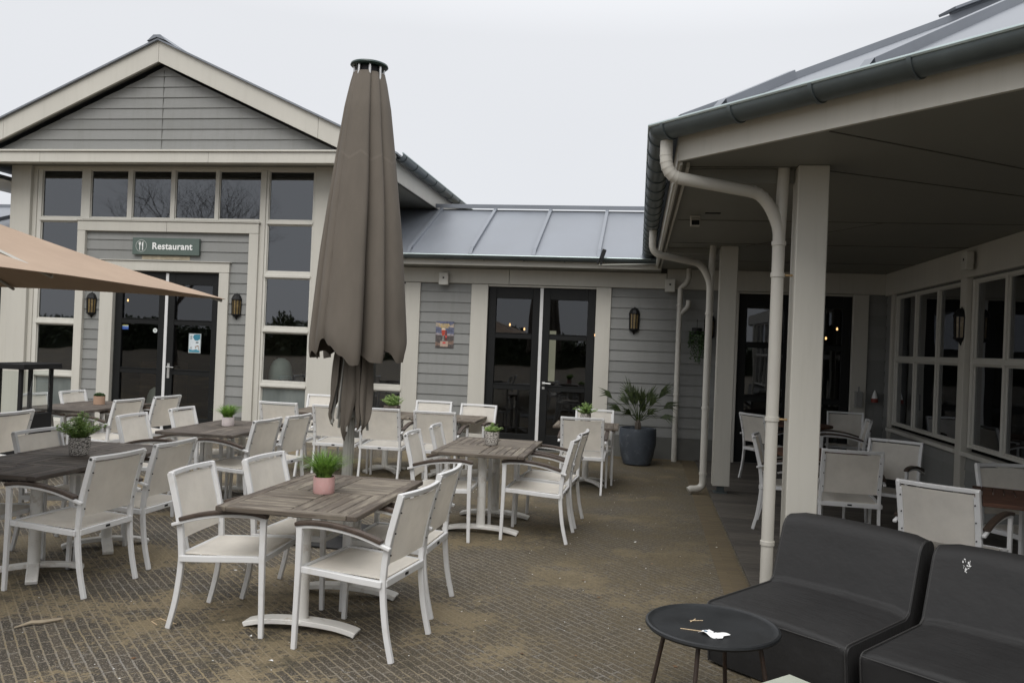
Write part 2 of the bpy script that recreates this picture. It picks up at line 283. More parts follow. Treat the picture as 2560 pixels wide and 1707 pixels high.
# ------------------------------------------------------------------ mesh builder
WM = {}
class MB:
    def __init__(s): s.v = []; s.f = []; s.uv = []; s.tone = []; s.M = None; s.t = .5
    def add(s, pts):
        b = len(s.v)
        for p in pts:
            p = Vector(p); s.v.append(s.M @ p if s.M else p)
        return b
    def face(s, idx, uv=None):
        s.f.append(tuple(idx)); s.uv.append(uv if uv else [(0, 0)]*len(idx)); s.tone.append(s.t)
    def quad(s, a, b, c, d, uv=None):
        k = s.add((a, b, c, d)); s.face((k, k+1, k+2, k+3), uv)
    def poly(s, pts):
        k = s.add(pts); s.face(range(k, k+len(pts)))
    def box(s, x0, x1, y0, y1, z0, z1, axis=0):
        if x0 > x1: x0, x1 = x1, x0
        if y0 > y1: y0, y1 = y1, y0
        if z0 > z1: z0, z1 = z1, z0
        P = [(x0, y0, z0), (x1, y0, z0), (x1, y1, z0), (x0, y1, z0), (x0, y0, z1), (x1, y0, z1), (x1, y1, z1), (x0, y1, z1)]
        k = s.add(P); off = random.random()*50
        for q in ((0, 3, 2, 1), (4, 5, 6, 7), (0, 1, 5, 4), (1, 2, 6, 5), (2, 3, 7, 6), (3, 0, 4, 7)):
            uv = []
            for i in q:
                p = P[i]; o = [p[j] for j in range(3) if j != axis]; uv.append((p[axis]+off, o[0]+o[1]+off))
            s.face([k+i for i in q], uv)
    def prism(s, poly, a, b):
        """poly: list of 3D points, extruded by vector b from offset a"""
        n = len(poly); a = Vector(a); b = Vector(b)
        k = s.add([Vector(p)+a for p in poly]+[Vector(p)+a+b for p in poly])
        s.face([k+i for i in range(n)][::-1]); s.face([k+n+i for i in range(n)])
        for i in range(n):
            j = (i+1) % n; s.face((k+i, k+j, k+n+j, k+n+i))
    def beam(s, p0, p1, w, h, upv=(0, 0, 1)):
        p0 = Vector(p0); p1 = Vector(p1); d = (p1-p0).normalized(); x = d.cross(Vector(upv))
        if x.length < 1e-4: x = d.cross(Vector((0, 1, 0)))
        x.normalize(); z = x.cross(d); q = []
        for p in (p0, p1):
            for a, b in ((-1, -1), (1, -1), (1, 1), (-1, 1)): q.append(p+x*a*w/2+z*b*h/2)
        k = s.add(q)
        for f in ((3, 2, 1, 0), (4, 5, 6, 7), (0, 1, 5, 4), (1, 2, 6, 5), (2, 3, 7, 6), (3, 0, 4, 7)): s.face([k+i for i in f])
    def strip(s, pts, x0, x1, th, sub=4):
        """ribbon of thickness th following (y,z) points, from x0 to x1; th may be list"""
        P = catmull(pts, sub); n = len(P); T = th if isinstance(th, (list, tuple)) else None
        A = []
        for i, (y, z) in enumerate(P):
            a = P[max(0, i-1)]; b = P[min(n-1, i+1)]; dy, dz = b[0]-a[0], b[1]-a[1]; l = math.hypot(dy, dz) or 1
            t = (th if not T else T[0]+(T[1]-T[0])*i/(n-1))/2
            ny, nz = -dz/l*t, dy/l*t; xa, xb = (x0, x1) if not callable(x0) else (x0(i/(n-1)), x1(i/(n-1)))
            A += [(xa, y+ny, z+nz), (xb, y+ny, z+nz), (xb, y-ny, z-nz), (xa, y-ny, z-nz)]
        k = s.add(A)
        for i in range(n-1):
            b = k+4*i
            for j in range(4): s.face((b+j, b+(j+1) % 4, b+4+(j+1) % 4, b+4+j), [(A[b-k+j][1], A[b-k+j][0])]*4 if 0 else None)
        s.face((k+3, k+2, k+1, k)); b = k+4*(n-1); s.face((b, b+1, b+2, b+3))
    def tube(s, pts, r, n=10, caps=True):
        pts = [Vector(p) for p in pts]; m = len(pts); rings = []; prev = None
        for i, p in enumerate(pts):
            d = (pts[min(m-1, i+1)]-pts[max(0, i-1)]).normalized()
            if prev is None:
                x = d.cross(Vector((0, 0, 1)))
                if x.length < .05: x = d.cross(Vector((0, 1, 0)))
            else: x = prev - d*prev.dot(d)
            x.normalize(); prev = x; y = d.cross(x); rr = r[i] if isinstance(r, (list, tuple)) else r
            rings.append(s.add([p+(x*math.cos(2*math.pi*j/n)+y*math.sin(2*math.pi*j/n))*rr for j in range(n)]))
        for a, b in zip(rings, rings[1:]):
            for j in range(n): s.face((a+j, a+(j+1) % n, b+(j+1) % n, b+j))
        if caps: s.face([rings[0]+j for j in range(n)][::-1]); s.face([rings[-1]+j for j in range(n)])
    def lathe(s, prof, n=32, c=(0, 0, 0), fn=None):
        rings = []
        for r, z in prof:
            rings.append(s.add([(c[0]+r*(fn(2*math.pi*j/n, z) if fn else 1)*math.cos(2*math.pi*j/n), c[1]+r*(fn(2*math.pi*j/n, z) if fn else 1)*math.sin(2*math.pi*j/n), c[2]+z) for j in range(n)]))
        for a, b in zip(rings, rings[1:]):
            for j in range(n): s.face((a+j, a+(j+1) % n, b+(j+1) % n, b+j))
        if prof[0][0] > 1e-4: s.face([rings[0]+j for j in range(n)][::-1])
        if prof[-1][0] > 1e-4: s.face([rings[-1]+j for j in range(n)])
    def grid(s, nx, ny, fn, th=0, uvs=None):
        """fn(u,v)->point ; if th: a second layer offset along -normal"""
        P = [[Vector(fn(i/nx, j/ny)) for i in range(nx+1)] for j in range(ny+1)]
        def lay(Q, flip):
            k = s.add([p for row in Q for p in row]); W = nx+1
            for j in range(ny):
                for i in range(nx):
                    q = [k+j*W+i, k+j*W+i+1, k+(j+1)*W+i+1, k+(j+1)*W+i]; uv = [(i/nx, j/ny), ((i+1)/nx, j/ny), ((i+1)/nx, (j+1)/ny), (i/nx, (j+1)/ny)]
                    if uvs: uv = [(a*uvs[0], b*uvs[1]) for a, b in uv]
                    s.face(q[::-1] if flip else q, uv[::-1] if flip else uv)
            return k
        k = lay(P, False)
        if th:
            Q = []
            for j in range(ny+1):
                row = []
                for i in range(nx+1):
                    a = P[j][min(nx, i+1)]-P[j][max(0, i-1)]; b = P[min(ny, j+1)][i]-P[max(0, j-1)][i]; nn = a.cross(b)
                    nn = nn.normalized() if nn.length > 1e-9 else Vector((0, 0, 1)); row.append(P[j][i]-nn*th)
                Q.append(row)
            k2 = lay(Q, True); W = nx+1
            rim = [(i, 0) for i in range(nx)]+[(nx, j) for j in range(ny)]+[(i, ny) for i in range(nx, 0, -1)]+[(0, j) for j in range(ny, 0, -1)]
            for a, b in zip(rim, rim[1:]+rim[:1]):
                ia, ib = a[1]*W+a[0], b[1]*W+b[0]; s.face((k+ib, k+ia, k2+ia, k2+ib))
    def build(s, name, mat, parent=None, bevel=0, smooth=False, ang=35, local=False, seg=1):
        me = bpy.data.meshes.new(name); V = s.v
        if parent is not None and not local:
            inv = WM[parent].inverted(); V = [inv @ p for p in V]
        me.from_pydata([tuple(p) for p in V], [], s.f)
        ul = me.uv_layers.new(name='UVMap'); i = 0
        for u in s.uv:
            for c in u: ul.data[i].uv = c; i += 1
        at = me.attributes.new('tone', 'FLOAT', 'FACE'); at.data.foreach_set('value', s.tone)
        if bevel:
            bm = bmesh.new(); bm.from_mesh(me)
            ed = [e for e in bm.edges if len(e.link_faces) == 2 and e.calc_face_angle(0) > R(30)]
            bmesh.ops.bevel(bm, geom=ed, offset=bevel, segments=seg, affect='EDGES', profile=.6, clamp_overlap=True); bm.to_mesh(me); bm.free()
        if smooth:
            me.polygons.foreach_set('use_smooth', [True]*len(me.polygons)); me.set_sharp_from_angle(angle=R(ang))
        me.materials.append(mat); o = bpy.data.objects.new(name, me); COL.objects.link(o)
        if parent is not None: o.parent = parent; WM[o] = WM[parent]
        else: WM[o] = Matrix.Identity(4)
        return o
class MP:
    def __init__(s): s.q = []
    def box(s, *a): s.q.append(a)
    def build(s, name, mat, parent, bevel=0): parts(name, mat, parent, s.q, bevel)
def parts(name, mat, parent, boxes, bevel=0):
    for q in boxes:
        b = MB(); b.box(*q); b.build(name, mat, parent, bevel=bevel)
def catmull(P, sub):
    if sub <= 1 or len(P) < 3: return list(P)
    out = []
    for i in range(len(P)-1):
        p0, p1, p2, p3 = P[max(0, i-1)], P[i], P[i+1], P[min(len(P)-1, i+2)]
        for k in range(sub):
            t = k/sub; out.append(tuple(.5*((2*b)+(-a+c)*t+(2*a-5*b+4*c-d)*t*t+(-a+3*b-3*c+d)*t**3) for a, b, c, d in zip(p0, p1, p2, p3)))
    out.append(tuple(P[-1])); return out
def empty(name, loc=(0, 0, 0), rz=0, label=None, cat=None, group=None):
    o = bpy.data.objects.new(name, None); COL.objects.link(o); o.location = loc; o.rotation_euler = (0, 0, rz); o.empty_display_size = .2
    WM[o] = Matrix.Translation(loc) @ Matrix.Rotation(rz, 4, 'Z'); return tag(o, label, cat, group)
def tag(o, label=None, cat=None, group=None, kind=None):
    if label: o['label'] = label
    if cat: o['category'] = cat
    if group: o['group'] = group
    if kind: o['kind'] = kind
    return o
def kids(o): return [c for c in bpy.data.objects if c.parent == o]
KIDS = {}
def copy_tree(o, parent=None):
    c = o.copy(); COL.objects.link(c); c.parent = parent
    if o not in KIDS: KIDS[o] = kids(o)
    for ch in KIDS[o]: copy_tree(ch, c)
    return c
PROTO = {}
def place(kind, loc, rz, label, cat=None, group=None):
    """first use moves the prototype itself, later uses copy it"""
    root, used = PROTO[kind]
    o = copy_tree(root) if used else root
    PROTO[kind] = (root, True); o.location = loc; o.rotation_euler = (0, 0, rz); o['label'] = label
    if group: o['group'] = group
    return o
def text_mesh(name, txt, size, mat, mtx, parent, bold=.012, depth=.002, align='CENTER', spacing=1.0, shear=0):
    cu = bpy.data.curves.new(name, 'FONT'); cu.body = txt; cu.size = size; cu.extrude = depth; cu.offset = bold*size; cu.align_x = align; cu.align_y = 'CENTER'
    cu.space_character = spacing; cu.resolution_u = 6
    t = bpy.data.objects.new('tmp', cu); COL.objects.link(t); bpy.context.view_layer.update()
    me = bpy.data.meshes.new_from_object(t); bpy.data.objects.remove(t); bpy.data.curves.remove(cu)
    me.transform(WM[parent].inverted() @ mtx); me.name = name; me.materials.clear(); me.materials.append(mat)
    o = bpy.data.objects.new(name, me); COL.objects.link(o); o.parent = parent; WM[o] = WM[parent]; return o
WALLTXT = Matrix(((1, 0, 0, 0), (0, 0, -1, 0), (0, 1, 0, 0), (0, 0, 0, 1)))   # text standing on a wall that faces -Y

# ------------------------------------------------------------------ ground
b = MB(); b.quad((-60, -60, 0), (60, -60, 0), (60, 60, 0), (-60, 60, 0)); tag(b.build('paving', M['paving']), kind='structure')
b = MB(); b.box(.62, .82, 3.0, 13.4, -.02, .006); b.box(-4.7, .62, 13.2, 13.4, -.02, .006); tag(b.build('paving_edge', M['edge'], bevel=.003), kind='structure')
b = MB(); y = 2.0
while y < 13.39:
    x = .835
    while x < 8.4:
        x2 = min(8.5, x+random.uniform(2.2, 3.6)); b.t = random.random(); b.box(x, x2-.003, y, min(13.39, y+.138), -.03, .022); x = x2
    y += .143
tag(b.build('deck', M['deck'], bevel=.004), kind='structure')

# ------------------------------------------------------------------ building helpers
def siding(b, u0, u1, z0, z1, fn, pitch=.171, clip=None, z_ref=0.0):
    """overlapping boards; fn(u, z, out) -> point, out = distance in front of the wall"""
    z = z0 - ((z0-z_ref) % pitch)
    while z < z1-.001:
        a, c = max(z, z0), min(z+pitch, z1)
        b.t = random.random(); ua0, ua1, uc0, uc1 = u0, u1, u0, u1
        if clip: (ua0, ua1), (uc0, uc1) = clip(a), clip(c)
        if uc1-uc0 < .01 and ua1-ua0 < .05: z += pitch; continue
        ob, ot = .022, .006
        P = [fn(ua0, a, ob), fn(ua1, a, ob), fn(uc1, c, ot), fn(uc0, c, ot)]; k = b.add(P); b.face((k, k+1, k+2, k+3))
        Q = [fn(ua0, a, 0), fn(ua1, a, 0), fn(ua1, a, ob), fn(ua0, a, ob)]; k = b.add(Q); b.face((k, k+1, k+2, k+3))
        z += pitch
def window_unit(parent, fn, u0, u1, zs, us, glass, fr=.035, depth=.05, low=None, bars=True):
    """fn(u,z,out). us/zs: list of (start,end) glass openings; the frame fills the rest of the rectangle"""
    b = MB()
    z0, z1 = min(a for a, c in zs)-fr, max(c for a, c in zs)+fr
    def bx(ua, ub, za, zb, o0, o1):
        P = [fn(ua, za, o0), fn(ub, za, o0), fn(ub, zb, o0), fn(ua, zb, o0), fn(ua, za, o1), fn(ub, za, o1), fn(ub, zb, o1), fn(ua, zb, o1)]; k = b.add(P)
        for q in ((0, 3, 2, 1), (4, 5, 6, 7), (0, 1, 5, 4), (1, 2, 6, 5), (2, 3, 7, 6), (3, 0, 4, 7)): b.face([k+i for i in q])
    ue = [u0]+[x for p in us for x in p]+[u1]
    for i in range(0, len(ue), 2): bx(ue[i], ue[i+1], z0, z1, -depth, .012)
    zz = sorted(zs); ze = [z0]+[x for p in zz for x in p]+[z1]
    for a, c in us:
        for i in range(0, len(ze), 2):
            bx(a, c, ze[i], ze[i+1], -depth, .009)
            if 0 < i < len(ze)-2: bx(a-.012, c+.012, ze[i]+.012, (ze[i]+ze[i+1])/2, .009, .035)
        # glazing beads
        for za, zc in zz:
            bx(a, a+.012, za, zc, -.032, -.012); bx(c-.012, c, za, zc, -.032, -.012); bx(a+.012, c-.012, za, za+.014, -.032, -.008); bx(a+.012, c-.012, zc-.012, zc, -.032, -.012)
    fo = b.build('window', M['frame'], parent, bevel=.003)
    p = MB()
    q = MB(); hasq = False
    for a, c in us:
        for za, zc in zz:
            t = p
            if low and zc < low: t = q; hasq = True
            P = [fn(a-.004, za-.004, -.030), fn(c+.004, za-.004, -.030), fn(c+.004, zc+.004, -.030), fn(a-.004, zc+.004, -.030)]; k = t.add(P); t.face((k, k+1, k+2, k+3))
    p.build('pane', glass, fo)
    if hasq: q.build('frosted_pane', M['frosted'], fo)
    return fo
def double_door(parent, fn, u0, u1, z0, z1, plate, rails=(1.03, 1.87)):
    mid = (u0+u1)/2
    for i, (a, c) in enumerate(((u0+.01, mid-.02), (mid+.02, u1-.01))):
        b = MB(); p = MB(); st = .125
        def bx(b, ua, ub, za, zb, o0, o1):
            P = [fn(ua, za, o0), fn(ub, za, o0), fn(ub, zb, o0), fn(ua, zb, o0), fn(ua, za, o1), fn(ub, za, o1), fn(ub, zb, o1), fn(ua, zb, o1)]; k = b.add(P)
            for q in ((0, 3, 2, 1), (4, 5, 6, 7), (0, 1, 5, 4), (1, 2, 6, 5), (2, 3, 7, 6), (3, 0, 4, 7)): b.face([k+i for i in q])
        bx(b, a, a+st, z0, z1, -.06, -.012); bx(b, c-st, c, z0, z1, -.06, -.012)
        lv = [(z0, z0+.24)]+[(r-.04, r+.04) for r in rails]+[(z1-.19, z1)]
        for za, zb in lv: bx(b, a+st, c-st, za, zb, -.058, -.015)
        for r in rails: bx(b, a+st, c-st, r+.04, r+.052, -.045, -.004)
        d = b.build('door', M['black'], parent, bevel=.003)
        for (_, za), (zb, _) in zip(lv, lv[1:]):
            P = [fn(a+st-.004, za, -.045), fn(c-st+.004, za, -.045), fn(c-st+.004, zb, -.045), fn(a+st-.004, zb, -.045)]; k = p.add(P); p.face((k, k+1, k+2, k+3))
        p.build('pane', M['doorglass'], d)
        if i == 1:
            h = MB(); hz = 1.12; hu = a+.06
            if plate: bx(h, hu-.022, hu+.022, hz-.19, hz+.06, -.012, -.004)
            else:
                bx(h, hu-.024, hu+.024, hz-.024, hz+.024, -.012, -.004); bx(h, hu-.02, hu+.02, hz-.10, hz-.06, -.012, -.004)
            h.tube([fn(hu, hz, -.01), fn(hu, hz, .045)], .011); h.tube([fn(hu-.01, hz, .045), fn(hu+.05, hz, .05), fn(hu+.125, hz-.004, .048)], .010)
            h.build('handle', M['steel'], d, smooth=True)
    s = MB(); P = [fn(mid-.026, z0, -.03), fn(mid+.026, z0, -.03), fn(mid+.026, z1, -.03), fn(mid-.026, z1, -.03)]
    s.prism([Vector(x) for x in P], (0, 0, 0), Vector(fn(0, 0, .0))-Vector(fn(0, 0, -.03))); s.build('door_astragal', M['white_metal'], parent, bevel=.002)
def halfgutter(b, p0, p1, r=.075, n=12, out=None):
    p0, p1 = Vector(p0), Vector(p1); d = (p1-p0).normalized(); x = d.cross(Vector((0, 0, 1))).normalized()
    rows = []
    for p in (p0, p1):
        rows.append(b.add([p + x*math.cos(math.pi*j/n)*r - Vector((0, 0, 1))*math.sin(math.pi*j/n)*r for j in range(n+1)]))
        rows.append(b.add([p + x*math.cos(math.pi*j/n)*(r-.006) - Vector((0, 0, 1))*math.sin(math.pi*j/n)*(r-.006) for j in range(n+1)]))
    a, ai, c, ci = rows
    for j in range(n): b.face((a+j, c+j, c+j+1, a+j+1)); b.face((ai+j, ai+j+1, ci+j+1, ci+j))
def gutter_rings(b, p0, p1, r, step, n=12, start=.2):
    p0, p1 = Vector(p0), Vector(p1); L_ = (p1-p0).length; d = (p1-p0)/L_; x = d.cross(Vector((0, 0, 1))).normalized(); s = start
    while s < L_:
        c = p0+d*s
        q = []
        for off in (-.012, .012):
            for rr in (r+.001, r+.009): q.append(b.add([c+d*off+x*math.cos(math.pi*j/n)*rr-Vector((0, 0, 1))*math.sin(math.pi*j/n)*rr for j in range(n+1)]))
        a, ao, c_, co = q
        for j in range(n): b.face((ao+j, co+j, co+j+1, ao+j+1)); b.face((a+j, ao+j, ao+j+1, a+j+1)); b.face((c_+j, c_+j+1, co+j+1, co+j))
        s += step
def arc(p, q, c, n=5):
    """quadratic bend from p to q round control c"""
    p, q, c = Vector(p), Vector(q), Vector(c); return [p*(1-t)**2+c*2*t*(1-t)+q*t*t for t in [i/n for i in range(n+1)]]

# ================================================================== RESTAURANT BUILDING (gabled, left)
RB = empty('restaurant_building', (-7.9, 12.85, 0), 0, 'gabled grey clapboard restaurant building with cream trim and a tall window wall', 'building')
FY = 12.86
ff = lambda u, z, o: (u, FY-o, z)
for q in ((-9.55, -9.24, .34, 2.9), (-6.89, -6.55, .34, 2.9), (-9.55, -6.55, 2.9, 3.40)):
    b = MB(); siding(b, *q, ff); b.build('siding', M['siding'], RB)
parts('wall_core', M['plinth'], RB, [(-9.60, -8.99, FY+.02, FY+.12, 0, 3.45), (-7.07, -6.50, FY+.02, FY+.12, 0, 3.45), (-8.989, -7.071, FY+.02, FY+.12, 2.71, 3.45)])
parts('side_wall', M['siding'], RB, [(-4.80, -4.72, FY+.15, 24, 0, 4.5), (-11.0, -10.92, FY+.15, 24, 0, 4.5), (-10.92, -4.80, 23.9, 24, 0, 4.5)])
parts('plinth', M['plinth'], RB, [(-9.55, -9.24, FY-.035, FY+.02, 0, .335), (-6.89, -6.55, FY-.035, FY+.02, 0, .335)])
b = MP()
b.box(-11.0, -10.62, FY-.09, FY+.15, 0, 4.497)                 # left corner column
b.box(-10.62, -10.54, FY-.03, FY+.10, 0, 4.497)
b.box(-5.42, -4.72, FY-.09, FY+.15, 0, 4.497)                  # right corner column
b.box(-10.54, -5.42, FY-.045, FY+.1, 4.452, 4.497)             # head board under the soffit
b.box(-9.70, -9.55, FY-.075, FY+.02, 0, 3.385)                 # side bands of the entrance
b.box(-6.55, -6.385, FY-.075, FY+.02, 0, 3.385)
b.box(-9.70, -8.04, FY-.078, FY+.02, 3.388, 3.555); b.box(-8.036, -6.385, FY-.078, FY+.02, 3.388, 3.555)
b.box(-9.72, -6.365, FY-.098, FY-.0, 3.558, 3.575)
b.box(-9.24, -8.995, FY-.058, FY+.02, 0, 2.725); b.box(-7.065, -6.89, FY-.058, FY+.02, 0, 2.725)
b.box(-9.24, -6.885, FY-.061, FY+.02, 2.728, 2.892); b.box(-9.26, -6.865, FY-.085, FY, 2.894, 2.906)
b.box(-6.385, -6.298, FY-.035, FY+.1, 0, 4.452); b.box(-9.70, -9.655, FY-.035, FY+.1, 0, 3.59); b.box(-10.54, -9.7, FY-.03, FY+.1, 0, .11); b.box(-6.385, -5.42, FY-.03, FY+.1, 0, .11)
b.build('trim', M['trim'], RB, bevel=.004)
b = MB(); b.box(-8.50, -7.62, FY-.024, FY-.018, 2.925, 2.985); b.build('old_sign_mark', plain('old_glue_marks', (.42, .37, .27), .8, var=.25, scale=9, dirt=(.20, .2, .18), dirt_amt=.9), RB)
zr = [(.14, .86), (.965, 1.765), (1.865, 2.665), (2.775, 3.545), (3.625, 4.435)]
window_unit(RB, ff, -10.54, -9.66, zr, [(-10.46, -9.70)], M['glass'], low=.9)
window_unit(RB, ff, -9.66, -6.30, [(3.625, 4.435)], [(-9.53, -8.83), (-8.74, -8.03), (-7.95, -7.22), (-7.15, -6.41)], M['glass'])
window_unit(RB, ff, -6.30, -5.42, zr, [(-6.26, -5.485)], M['glass'], low=.9)
double_door(RB, ff, -8.99, -7.07, .03, 2.70, True)
b = MB(); b.box(-8.99, -7.07, FY-.03, FY+.06, 0, .028); b.build('door_sill', M['plinth'], RB)
# gable
APX, APZ, EZ, SL = -7.9, 6.40, 4.60, .449
rake = lambda x: APZ-.40-SL*abs(x-APX)
b = MB()
gz = 4.64
siding(b, APX-4, APX+4, gz, 6.02, lambda u, z, o: (u, 12.34-o, z), clip=lambda z: (APX-max(0, (6.0-z)/SL), APX+max(0, (6.0-z)/SL)), z_ref=.04)
b.build('gable_siding', M['siding'], RB)
b = MB(); b.box(APX-.0025, APX+.0025, 12.3165, 12.33, 4.65, 5.95); b.build('board_joint', M['plinth'], RB)
b = MP()
xs = [-11.95, -10.0, -7.0, -3.92]
for a, c in zip(xs, xs[1:]): b.box(a+.0015, c-.0015, 12.20, 12.35, 4.43, 4.60)
b.box(-11.95, -3.92, 12.17, 12.35, 4.602, 4.632)
b.build('gable_beam', M['trim'], RB, bevel=.003)
b = MB()
for sgn in (-1, 1):
    pts = [0, 2.75*sgn, 4.02*sgn]
    for p, q in zip(pts, pts[1:]):
        e_ = .002*sgn
        zt = lambda x: APZ-.03-SL*abs(x); th = .335
        b.prism([(APX+p+e_, 12.14, zt(p)-th), (APX+q-e_, 12.14, zt(q)-th), (APX+q-e_, 12.14, zt(q)), (APX+p+e_, 12.14, zt(p))][::sgn], (0, 0, 0), (0, .045, 0))
b.build('rake_board', M['trim'], RB, bevel=.003)
b = MB()
for sgn in (-1, 1):   # soffit under the rake
    P = [(APX, 12.186, APZ-.30), (APX+4.0*sgn, 12.186, APZ-.30-SL*4.0), (APX+4.0*sgn, 12.34, APZ-.30-SL*4.0), (APX, 12.34, APZ-.30)]
    b.poly(P[::-sgn])
b.poly([(-11.95, 12.20, 4.499), (-11.95, FY+.06, 4.499), (-3.92, FY+.06, 4.499), (-3.92, 12.20, 4.499)])
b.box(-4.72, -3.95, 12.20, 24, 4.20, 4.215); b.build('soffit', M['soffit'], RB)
b = MP(); b.box(-3.985, -3.955, 12.36, 24, 4.20, 4.50); b.box(-11.95, -11.92, 12.36, 24, 4.2, 4.5); b.box(-11.92, -11.0, 12.36, 24, 4.20, 4.215); b.build('eaves_board', M['trim'], RB)
b = MB()
for sgn in (-1, 1):
    n_ = 12
    P = [(APX, 12.09, APZ), (APX+4.05*sgn, 12.09, APZ-SL*4.05), (APX+4.05*sgn, 12.09, APZ-SL*4.05-.03), (APX, 12.09, APZ-.03)]
    b.prism(P[::-sgn], (0, 0, 0), (0, 12, 0))
b.prism([(APX-.17, 12.07, APZ-.055), (APX-.06, 12.07, APZ+.045), (APX+.06, 12.07, APZ+.045), (APX+.17, 12.07, APZ-.055), (APX, 12.07, APZ+.006)][::-1], (0, 0, 0), (0, 12.04, 0))
b.build('roof', M['zinc'], RB)
b = MB(); halfgutter(b, (-3.84, 12.12, 4.56), (-3.84, 24, 4.56), .085); gutter_rings(b, (-3.84, 12.12, 4.56), (-3.84, 24, 4.56), .085, .62)
b.build('gutter', M['gutter'], RB, smooth=True)
b = MB(); b.tube([(-3.755, 12.10, 4.565), (-3.755, 24, 4.565)], .014, 8); b.build('gutter_bead', M['gbead'], RB, smooth=True)
# room behind the glass
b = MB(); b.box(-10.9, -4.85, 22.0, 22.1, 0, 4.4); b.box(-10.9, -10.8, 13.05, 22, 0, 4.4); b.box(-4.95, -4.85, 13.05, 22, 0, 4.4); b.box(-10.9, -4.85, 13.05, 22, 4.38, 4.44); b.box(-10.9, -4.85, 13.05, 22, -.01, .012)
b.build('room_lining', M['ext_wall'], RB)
b = MB(); b.box(-6.75, -6.70, 13.3, 15.5, .02, 2.6); b.box(-10.0, -9.2, 15.2, 15.6, .02, 1.1); b.build('room_partition', plain('room_wood', (.12, .07, .045), .7), RB)
for i, (x, y, z) in enumerate([(-5.95, 15.2, 2.32), (-10.2, 15.0, 2.3), (-5.7, 16.6, 2.5)]):
    b = MB(); b.lathe([(0, -.022), (.012, -.018), (.017, 0), (.012, .018), (.006, .03)], 12, (x, y, z)); p = b.build('pendant_bulb', M['bulb'], RB, smooth=True); b = MB(); b.tube([(x, y, z+.04), (x, y, 4.38)], .003, 5); b.build('cord', M['dark'], p)
for x, y, sc_ in ((-6.12, 13.28, 1.0), (-8.62, 13.6, .8)):
    o = MB(); hh = .62; z0 = .98 if sc_ == 1 else .35
    o.lathe([(.02, 0), (.20*sc_, 0), (.20*sc_, .1), (.175*sc_, .22), (.13*sc_, .31), (.05*sc_, .36), (0, .365)], 24, (x, y, z0)); o = o.build('lamp_shade', M['vase'], smooth=True)
    tag(o, 'pale bell shaped lamp shade glimpsed behind the tall window right of the restaurant door' if sc_ == 1 else 'small pale pointed lamp shade glimpsed low behind the left restaurant door leaf', 'lamp shade')

# far wing of the same block seen at the left edge
LW = empty('annex_building', (-13.2, 14.2, 0), 0, 'low annex with grey zinc roof at the left edge beyond the gabled building', 'building')
b = MB(); b.quad((-20, 13.2, 3.45), (-11.05, 13.2, 3.45), (-11.05, 15.4, 4.18), (-20, 15.4, 4.18)); b.box(-20, -11.05, 15.38, 15.6, 4.15, 4.24)
b.beam((-12.2, 13.2, 3.49), (-12.2, 15.4, 4.22), .05, .06); b.build('roof', M['zinc'], LW)
b = MB(); b.box(-20, -11.05, 13.12, 13.2, 3.30, 3.44); b.box(-11.5, -11.06, 13.22, 13.3, 0, 3.3); b.box(-20, -13, 13.22, 13.3, 0, 3.3); b.build('wall', M['trim'], LW)
b = MB(); b.box(-13, -11.5, 13.26, 13.32, 0, 3.3); b.build('window', M['black'], LW)

# ================================================================== CONNECTING WING (middle)
CW = empty('connecting_building', (-.5, 13.4, 0), 0, 'low grey clapboard wing with zinc roof between the gabled building and the veranda', 'building')
MY = 13.42
fm = lambda u, z, o: (u, MY-o, z)
for a, c in ((-3.76, -2.87), (-.59, 1.20), (3.34, 3.62)):
    b = MB(); siding(b, a, c, .35, 2.72, fm); b.build('siding', M['siding'], CW)
b = MP(); b.box(-3.98, -2.6, MY, MY+.1, 0, 2.75); b.box(-.82, 1.42, MY, MY+.1, 0, 2.75); b.box(3.12, 3.62, MY, MY+.1, 0, 2.75); b.box(-4.7, 3.62, MY, MY+.1, 2.70, 3.1); b.build('wall_core', M['plinth'], CW)
b = MP(); b.box(-3.76, -2.87, MY-.03, MY, 0, .345); b.box(-.59, 1.2, MY-.03, MY, 0, .345); b.box(3.34, 3.62, MY-.03, MY, 0, .345); b.build('plinth', M['plinth'], CW)
b = MP()
b.box(-4.01, -3.75, MY-.05, MY+.04, 0, 2.705); b.box(-2.88, -2.60, MY-.05, MY+.04, 0, 2.705); b.box(-.82, -.58, MY-.05, MY+.04, 0, 2.705)
b.box(-2.60, -.82, MY-.03, MY+.06, 2.675, 2.705)
b.box(1.19, 1.42, MY-.05, MY+.04, 0, 2.705); b.box(3.12, 3.35, MY-.05, MY+.04, 0, 2.705); b.box(1.42, 3.12, MY-.03, MY+.06, 2.675, 2.705)
b.box(-4.72, -4.60, MY-.05, MY+.04, 0, 2.705)
b.build('trim', M['trim'], CW, bevel=.004)
b = MP(); xs = [-4.72, -2.255, .29, 3.58]
for a, c in zip(xs, xs[1:]): b.box(a+.003, c-.003, MY-.058, MY, 2.712, 2.955 if c < 1 else 3.028)
b.build('wall_beam', M['trim'], CW, bevel=.003)
b = MB(); b.box(-4.72, .19, 12.91, 12.935, 2.965, 3.10); b.build('fascia', M['trim'], CW, bevel=.003)
b = MB(); b.box(-4.72, .19, 12.936, MY, 2.962, 2.974); b.build('soffit', M['soffit'], CW)
window_unit(CW, fm, -4.60, -4.01, [(.14, .86), (.965, 2.64)], [(-4.56, -4.045)], M['glass'])
double_door(CW, fm, -2.60, -.82, .03, 2.675, False)
double_door(CW, fm, 1.42, 3.12, .03, 2.675, False)
b = MP(); b.box(-2.60, -.82, MY-.04, MY+.06, 0, .028); b.box(1.42, 3.12, MY-.04, MY+.06, .023, .028); b.build('door_sill', M['plinth'], CW)
EY, E_Z, RY, RZ = 12.84, 3.135, 15.0, 4.20
